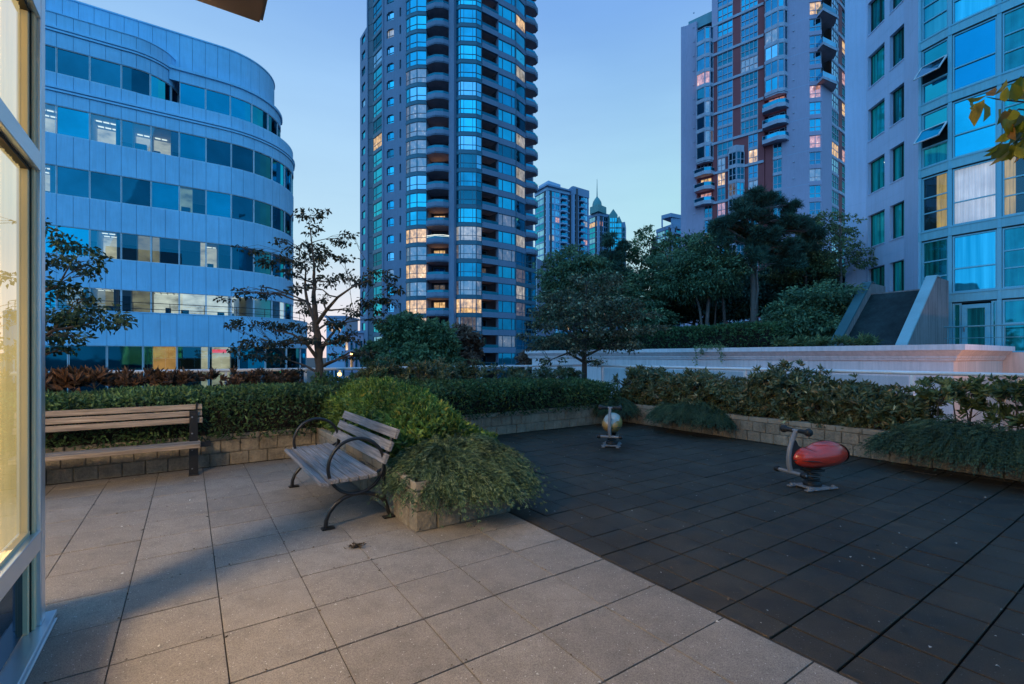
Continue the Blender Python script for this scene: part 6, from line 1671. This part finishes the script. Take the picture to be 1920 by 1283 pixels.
def juniper(label, c, la, lb, zc, n, mat, flow, droop=.55, length=.34, tint=(.5, .22)):
    """spreading juniper: arching sprays of fine needles fanning from the planter and drooping over its wall"""
    root = empty('juniper', W(c[0], c[1], .4), label, 'shrub')
    fw = np.array(W(flow[0], flow[1])); fw = fw / np.linalg.norm(fw); sd = np.array([-fw[1], fw[0], 0])
    a = RNG.uniform(-1, 1, n); b = RNG.uniform(-1, 1, n); k = a * a + b * b < 1; a, b = a[k], b[k]; n = len(a)
    h = np.sqrt(np.maximum(0, 1 - (a * a + b * b)))
    wa, wb = np.array(W(1, 0)), np.array(W(0, 1))
    O = (c[0] + a * la)[:, None] * wa + (c[1] + b * lb)[:, None] * wb
    lump = np.array([1 + .38 * nz(x * la * 1.6 + c[0], y * lb * 1.6 + c[1], 1.6) for x, y in zip(a, b)])
    O[:, 2] = .36 + zc * h * lump * RNG.uniform(.3, 1.0, n) - .15 * np.maximum(0, a * a + b * b - .6)
    rad = a[:, None] * la * wa + b[:, None] * lb * wb
    D0 = unit(unit(rad + 1e-6) * .7 + fw * .55 + RNG.normal(size=(n, 3)) * .35); D0[:, 2] = np.abs(D0[:, 2]) * .5 + .18
    D0 = unit(D0); L = length * RNG.uniform(.55, 1.15, n) * np.where(RNG.random(n) < .07, 1.55, 1.0)
    M = 9
    Cs, Ds, Ls, Ts = [], [], [], []
    T0 = RNG.normal(tint[0], tint[1], n) + .15 * (h - .5) + .22 * (lump - 1)
    for j in range(M):
        t = (j + .4) / M
        p = O + D0 * (L * t)[:, None]; p[:, 2] -= droop * L * t * t
        dr = D0.copy(); dr[:, 2] -= 2 * droop * t * .9; dr = unit(dr)
        for s in (-1, 1, 0):
            sp = unit(np.cross(dr, np.array([0, 0, 1.0])) * s * .75 + dr * (1 if s else 1.3) + RNG.normal(size=(n, 3)) * .22)
            Cs.append(p + RNG.normal(0, .004, (n, 3))); Ds.append(sp); Ls.append(.062 * (1 - .35 * t) * RNG.uniform(.7, 1.3, n)); Ts.append(T0 + .22 * (t - .4) + RNG.normal(0, .07, n))
    C, D, Lh, T = np.concatenate(Cs), np.concatenate(Ds), np.concatenate(Ls), np.concatenate(Ts)
    mb = MB()
    for _ in range(14):
        i = random.randrange(n); limb(mb, W(c[0], c[1], .38), Vector(O[i]), .016, .004, sag=.15, n=4)
    mb.build('stems', BARK, root, recalc=False)
    leaf_mesh('foliage', C, D, Lh, .0085, T, mat, root)
    return root
juniper('feathery grey-green juniper at the tip of the peninsula planter, spilling onto the rubber floor', (4.45, 2.33), .58, .55, .30, 5200, LF_JUNL, (-.5, .45), droop=.6, length=.33)
juniper('dark drooping juniper on the right planter wall beyond the red spring rider', (6.15, 8.72), .80, .38, .24, 2600, LF_JUN, (-.1, -1), droop=.75, length=.34, tint=(.42, .2))
juniper('long dark feathery juniper over the right planter wall at the right edge', (1.55, 8.76), 1.20, .50, .30, 5200, LF_JUN, (-.25, -1), droop=.7, length=.38, tint=(.45, .22))
juniper('small dark juniper tucked into the far planter corner behind the yellow rider', (7.95, 8.35), .35, .45, .20, 900, LF_JUN, (-.7, -.7), droop=.8, length=.26, tint=(.3, .15))

# clipped hedge and fern tufts on the raised garden
hedge_mass('clipped_hedge', 'long clipped green hedge along the top of the white cornice wall', 10.0, 22.0, 19.3, 20.7, lambda a, b: 2.95 + .05 * nz(a, b), LF_HEDGE, 15000, (.16, .055), z0=1.8, tint=(.45, .22))
hedge_mass('low_bush', 'dark loose bushes at the far left end of the cornice wall', 21.6, 25.6, 19.2, 22.5, lambda a, b: 2.9 + .25 * nz(a * .5, b * .5), LF_PINE, 9000, (.2, .07), z0=1.8, tint=(.5, .22), cat='bush')
rosettes('fern_tuft', 'feathery low ferns at the foot of the ventilation shaft', [(a, b, 2.05, .22) for a, b in ((9.6, 19.4), (8.9, 19.6), (8.2, 19.7), (7.5, 19.5), (6.9, 19.6), (9.2, 20.2), (7.0, 20.3))], LF_TREEL, (.30, .05), z0=1.8, tint=(.5, .25), m=10, cat='fern')
def ivy():
    root = empty('trailing_ivy', W(12.6, 18.55, 1.95), 'thin ivy strands trailing over the cornice below the clipped hedge', 'climber')
    C, mb = [], MB()
    for a, L in ((12.75, .75), (12.45, .3), (12.2, .15), (11.55, .62), (11.7, .2), (12.0, .1)):
        pts = [W(a + .04 * math.sin(i * 1.3), 18.44 + .06 * min(i, 3) * (1 if L < .3 else 0), 1.99 - L * i / 8) for i in range(9)]
        mb.tube(pts, .006, 4)
        for q in pts:
            for _ in range(5): C.append(np.array(q) + RNG.normal(0, .05, 3))
    for _ in range(160): C.append(np.array(W(random.uniform(11.5, 12.9), 18.65, 2.0)) + RNG.normal(0, .06, 3))
    mb.build('stems', BARK, root); C = np.array(C); n = len(C)
    D = RNG.normal(size=(n, 3)); D[:, 2] -= .4; leaf_mesh('foliage', C, D, .09, .06, tintv(n, .6), LF_TREEL, root)
ivy()

# street trees beyond the rail
def street_tree(label, px, top, w, Y, mat, bark, seed, zb=-9.0, leaf=(.34, .16), dens=240):
    g = random.Random(seed); s = Y / F; cl = []
    zt = zz(top, Y); X = P(px, Y)[0]; R = w * s / 2; H = zt + 4.5
    for i in range(22):
        th = g.uniform(0, 6.28); ph = g.uniform(-.4, 1.0); r = R * math.sqrt(max(0, 1 - max(0, ph) ** 2)) * g.uniform(.35, .85)
        cl.append((Vector((X + r * math.cos(th), Y + r * math.sin(th), zt - H * .42 + H * .36 * ph)), (R * .34, R * .34, H * .10)))
    tree('street_tree', label, [(X, Y, zb, .22), (X, Y, zt - H * .8, .18), (X, Y, zt - H * .4, .10), (X, Y, zt - .5, .03)], cl, mat, bark, leaf=leaf, density=dens, hang=.3, group='street trees below the terrace', limb_r=.05)
street_tree('dark green street tree beyond the rail, in front of the tall tower base', 765, 592, 150, 40, LF_STREET, BARK, 1, dens=900)
street_tree('green street tree crown just left of the rust-coloured one', 815, 606, 110, 36, LF_STREET, BARK, 2, dens=900)
street_tree('rust-brown street tree crown right of the green ones beyond the rail', 866, 616, 92, 38, LF_RUST, BARK, 3, dens=950)
street_tree('small rust-brown tree beside the end of the cornice wall', 990, 652, 50, 46, LF_RUST, BARK, 4, dens=800)
street_tree('dim small street tree under the branching dogwood near the street lamps', 700, 640, 80, 44, LF_STREET, BARK, 5, dens=700)

# blurred yellowing branch close to the camera at the right
def near_branch():
    root = empty('young_tree', Vector((4.55, 2.55, 0)), 'yellowing leafy branch reaching in from the right edge in front of the teal bay', 'tree')
    mb = MB()
    mb.tube([(4.55, 2.55, 0), (4.53, 2.57, 1.2), (4.50, 2.62, 2.4), (4.42, 2.7, 3.4), (4.36, 2.74, 4.2)], [.05, .045, .035, .02, .008], 8)
    Y = 3.0; C, D = [], []
    tw = [[(4.47, 2.66, 2.9), PW(1960, 195, Y), PW(1905, 190, Y), PW(1868, 186, Y), PW(1850, 182, Y)], [(4.49, 2.63, 2.6), PW(1965, 240, Y), PW(1925, 258, Y), PW(1900, 268, Y)], [(4.48, 2.64, 2.75), PW(1950, 210, Y + .2), PW(1910, 205, Y + .2), PW(1885, 222, Y + .1)]]
    for t_ in tw: mb.tube([Vector(q) for q in t_], [.012, .006, .005, .004, .002][:len(t_)], 6)
    mb.build('trunk', BARK, root)
    lv = [(1852, 178, -30, 8, .9), (1846, 186, -10, 55, 1.1), (1835, 200, -20, 60, .6), (1862, 180, 20, -25, .8), (1872, 205, -15, 60, .9), (1885, 222, -10, 70, .9), (1900, 205, 15, 62, 1.0), (1912, 215, -30, 55, .8), (1908, 182, -20, -40, .9), (1895, 190, 10, -30, .7),
          (1925, 195, 30, 50, 1.0), (1940, 210, -20, 60, 1), (1895, 268, -30, 30, .9), (1888, 275, -25, 45, 1.0), (1905, 265, 25, 50, .9), (1898, 262, 0, -30, .7), (1915, 275, -15, 50, .8), (1925, 255, 10, 50, .9), (1880, 265, -20, 18, .7), (1918, 235, -12, 40, .9), (1955, 200, -10, 50, 1), (1960, 250, -10, 50, 1),
          (1912, 255, -40, 20, .8), (1905, 275, 15, 45, .8), (1932, 180, -10, -40, 1), (1920, 225, 20, 45, .7)]
    Lg = []
    lv = lv + [(x + random.uniform(-12, 14), y + random.uniform(-12, 12), dx + random.uniform(-15, 15), dy + random.uniform(-10, 20), s * .9) for x, y, dx, dy, s in lv]
    for (x, y, dx, dy, s) in lv:
        p = PW(x, y, Y + random.uniform(-.12, .15)); d = Vector((dx, random.uniform(-25, 25), -dy)); C.append(p); D.append(d); Lg.append(.14 * s)
    C, D, Lg = np.array(C), np.array(D), np.array(Lg)
    leaf_mesh('crown', C, D, Lg, Lg * .62, tintv(len(C), .45, .3), LF_YEL, root, oval=True, fold=.18)
    for k in range(60):
        pass
near_branch()

# litter: petals and dry leaves
def litter():
    n = 420
    a = RNG.uniform(-1, 8, n); b = np.where(RNG.random(n) < .62, RNG.uniform(2.8, 8.6, n), RNG.uniform(-.6, 2.7, n))
    C = a[:, None] * np.array(W(1, 0)) + b[:, None] * np.array(W(0, 1)); C[:, 2] = .004
    D = RNG.normal(size=(n, 3)); D[:, 2] = .1; sz = RNG.uniform(.008, .024, n)
    leaf_mesh('fallen_petals', C, D, sz, sz * .8, tintv(n, .5, .3), LF_PETAL, None, normal_up=.8, kind='stuff')
def dirt():
    n = 900
    ja = 4.229 + .509 * RNG.integers(-9, 8, n); jb = .676 + .509 * RNG.integers(-3, 5, n)
    k = RNG.random(n) < .5
    a = np.where(k, ja, RNG.uniform(0, 8, n)) + RNG.normal(0, .008, n); b = np.where(k, RNG.uniform(-.6, 2.7, n), jb) + RNG.normal(0, .008, n)
    q = RNG.random(n) < .12; a = np.where(q, 8.05 + RNG.normal(0, .03, n), a)
    ok = (b < 2.7) & ~((a > 4.02) & (b > 1.68)); a, b = a[ok], b[ok]; n = len(a)
    C = a[:, None] * np.array(W(1, 0)) + b[:, None] * np.array(W(0, 1)); C[:, 2] = .002
    D = RNG.normal(size=(n, 3)); D[:, 2] = np.abs(D[:, 2]) * .15; sz = RNG.uniform(.006, .022, n)
    leaf_mesh('joint_litter', C, D, sz, sz * .5, tintv(n, .3, .3), LF_DRY, None, normal_up=.5, kind='stuff')
    n = 140; a = RNG.uniform(-1, 8, n); b = RNG.uniform(2.9, 8.5, n)
    C = a[:, None] * np.array(W(1, 0)) + b[:, None] * np.array(W(0, 1)); C[:, 2] = .004
    D = RNG.normal(size=(n, 3)); D[:, 2] = .15; sz = RNG.uniform(.015, .05, n)
    leaf_mesh('leaf_litter', C, D, sz, sz * .45, tintv(n, .45, .3), LF_DRY, None, normal_up=.7, kind='stuff')
litter(); dirt()
def leaf_clump():
    p = W(4.02, 1.16, 0)
    root = empty('dry_leaf_clump', p, 'small clump of dry leaves on a paver joint in front of the armrest bench', 'leaf litter')
    n = 60; C = np.array(p) + RNG.normal(size=(n, 3)) * np.array([.035, .02, .0]); C[:, 2] = RNG.uniform(.003, .02, n)
    D = RNG.normal(size=(n, 3)); D[:, 2] = np.abs(D[:, 2]) * .4
    leaf_mesh('leaves', C, D, RNG.uniform(.02, .05, n), .014, tintv(n, .4, .3), LF_DRY, root)
leaf_clump()

# ------------------------------------------------------------------ light, sky, camera
SUN_EL, SUN_AZ = math.radians(22), math.radians(208)
w = bpy.data.worlds.new('World'); scene.world = w; w.use_nodes = True
class WN(NT):
    def __init__(s, t): s.t = t; t.nodes.clear()
t = WN(w.node_tree)
tc = t.n('TexCoord'); nrm = t.n('VectorMath', operation='NORMALIZE'); t.l(tc.outputs['Generated'], nrm.inputs[0])
sep = t.n('SeparateXYZ'); t.l(nrm.outputs[0], sep.inputs[0])
zc = sep.outputs['Z']
front = t.ramp(zc, [(0.0, (.64, .74, .80)), (.05, (.56, .79, .82)), (.15, (.48, .77, .83)), (.30, (.42, .725, .845)), (.42, (.335, .60, .86)), (.58, (.205, .425, .84)), (.85, (.16, .38, .82))])
glow = t.ramp(zc, [(0.0, (.95, .74, .72)), (.07, (.85, .80, .85)), (.22, (.53, .76, .91)), (.48, (.37, .61, .95)), (.72, (.20, .42, .84))])
back = t.ramp(zc, [(0.0, (.085, .40, .74)), (.25, (.09, .48, .98)), (.6, (.08, .42, .92)), (1, (.07, .32, .78))])
az = t.n('VectorMath', operation='DOT_PRODUCT'); t.l(nrm.outputs[0], az.inputs[0]); az.inputs[1].default_value = (-.40, .91, 0)
gl = t.ramp(az.outputs['Value'], [(.70, (0, 0, 0)), (.99, (1, 1, 1))])
f1 = t.mixc(gl, front, glow)
yb = t.ramp(t.math('MULTIPLY_ADD', sep.outputs['Y'], .5, .5), [(.42, (1, 1, 1)), (.66, (0, 0, 0))])
skyc = t.mixc(yb, f1, back)
cl = t.n('Mapping'); cl.inputs['Scale'].default_value = (1, 1, 5); t.l(nrm.outputs[0], cl.inputs['Vector'])
skyc = t.mixc(1.0, skyc, t.ramp(t.noise(cl.outputs[0], 2.2, 5, .55), [(.35, (.965, .97, .98)), (.65, (1.035, 1.03, 1.02))]), 'MULTIPLY')
bg = t.n('Background'); t.l(skyc, bg.inputs['Color']); bg.inputs['Strength'].default_value = 1.0
sk = t.n('TexSky', sky_type='NISHITA'); sk.sun_disc = False; sk.sun_elevation = SUN_EL; sk.sun_rotation = SUN_AZ
bg2 = t.n('Background'); t.l(sk.outputs[0], bg2.inputs['Color']); bg2.inputs['Strength'].default_value = .006
ad = t.n('AddShader'); t.l(bg.outputs[0], ad.inputs[0]); t.l(bg2.outputs[0], ad.inputs[1])
ow = t.n('OutputWorld'); t.l(ad.outputs[0], ow.inputs['Surface'])

sd = bpy.data.lights.new('sky_fill_sun', 'SUN'); sd.energy = 1.6; sd.angle = math.radians(110); sd.color = (.19, .57, 1.0)  # broad blue fill added to brighten facades, standing in for sky glow
so = bpy.data.objects.new('sky_fill_sun', sd); COL.objects.link(so)
dirv = Vector((math.sin(SUN_AZ) * math.cos(SUN_EL), math.cos(SUN_AZ) * math.cos(SUN_EL), math.sin(SUN_EL)))
so.rotation_euler = dirv.to_track_quat('Z', 'Y').to_euler()
ld = bpy.data.lights.new('ceiling_lamp_light', 'POINT'); ld.energy = 1350; ld.shadow_soft_size = .42; ld.color = (1.0, .72, .46)
lo = bpy.data.objects.new('ceiling_lamp_light', ld); COL.objects.link(lo); lo.location = W(2.25, -2.8, 3.62)
l2 = bpy.data.lights.new('lane_lamp_light', 'POINT'); l2.energy = 420; l2.shadow_soft_size = .15; l2.color = (1.0, .55, .32)
o2 = bpy.data.objects.new('lane_lamp_light', l2); COL.objects.link(o2); o2.location = W(.2, 17.6, -.3)
r = empty('lane_lamp', W(.2, 17.6, -3.4), 'warm lamp on a post in the lane beside the end of the cornice wall', 'street lamp')
m = MB(); m.tube([W(.2, 17.9, -3.4), W(.2, 17.9, -.1), W(.2, 17.6, -.05)], .04, 8); m.build('lamp_post', M_STEEL, r)
m = MB(); m.lathe(W(.2, 17.6, -.05), [(0, .06), (.16, .03), (.17, 0)], 14); m.build('lamp_shade', M_STEEL, r)

cam = bpy.data.cameras.new('camera'); co = bpy.data.objects.new('camera', cam); COL.objects.link(co)
co.location = (0, 0, EYE); co.rotation_euler = (math.radians(90), 0, 0)
cam.sensor_width = 36; cam.lens = F / 1920 * 36; cam.shift_y = (HZ - 641.5) / 1920; cam.clip_end = 6000; cam.clip_start = .05
scene.camera = co
scene.view_settings.view_transform = 'Standard'; scene.view_settings.look = 'None'; scene.view_settings.exposure = 0; scene.view_settings.gamma = 1
scene.render.engine = 'CYCLES'
cy = scene.cycles
cy.use_denoising = True; cy.max_bounces = 7; cy.diffuse_bounces = 3; cy.glossy_bounces = 4; cy.transparent_max_bounces = 12; cy.transmission_bounces = 4
cy.caustics_reflective = False; cy.caustics_refractive = False; cy.sample_clamp_indirect = 4
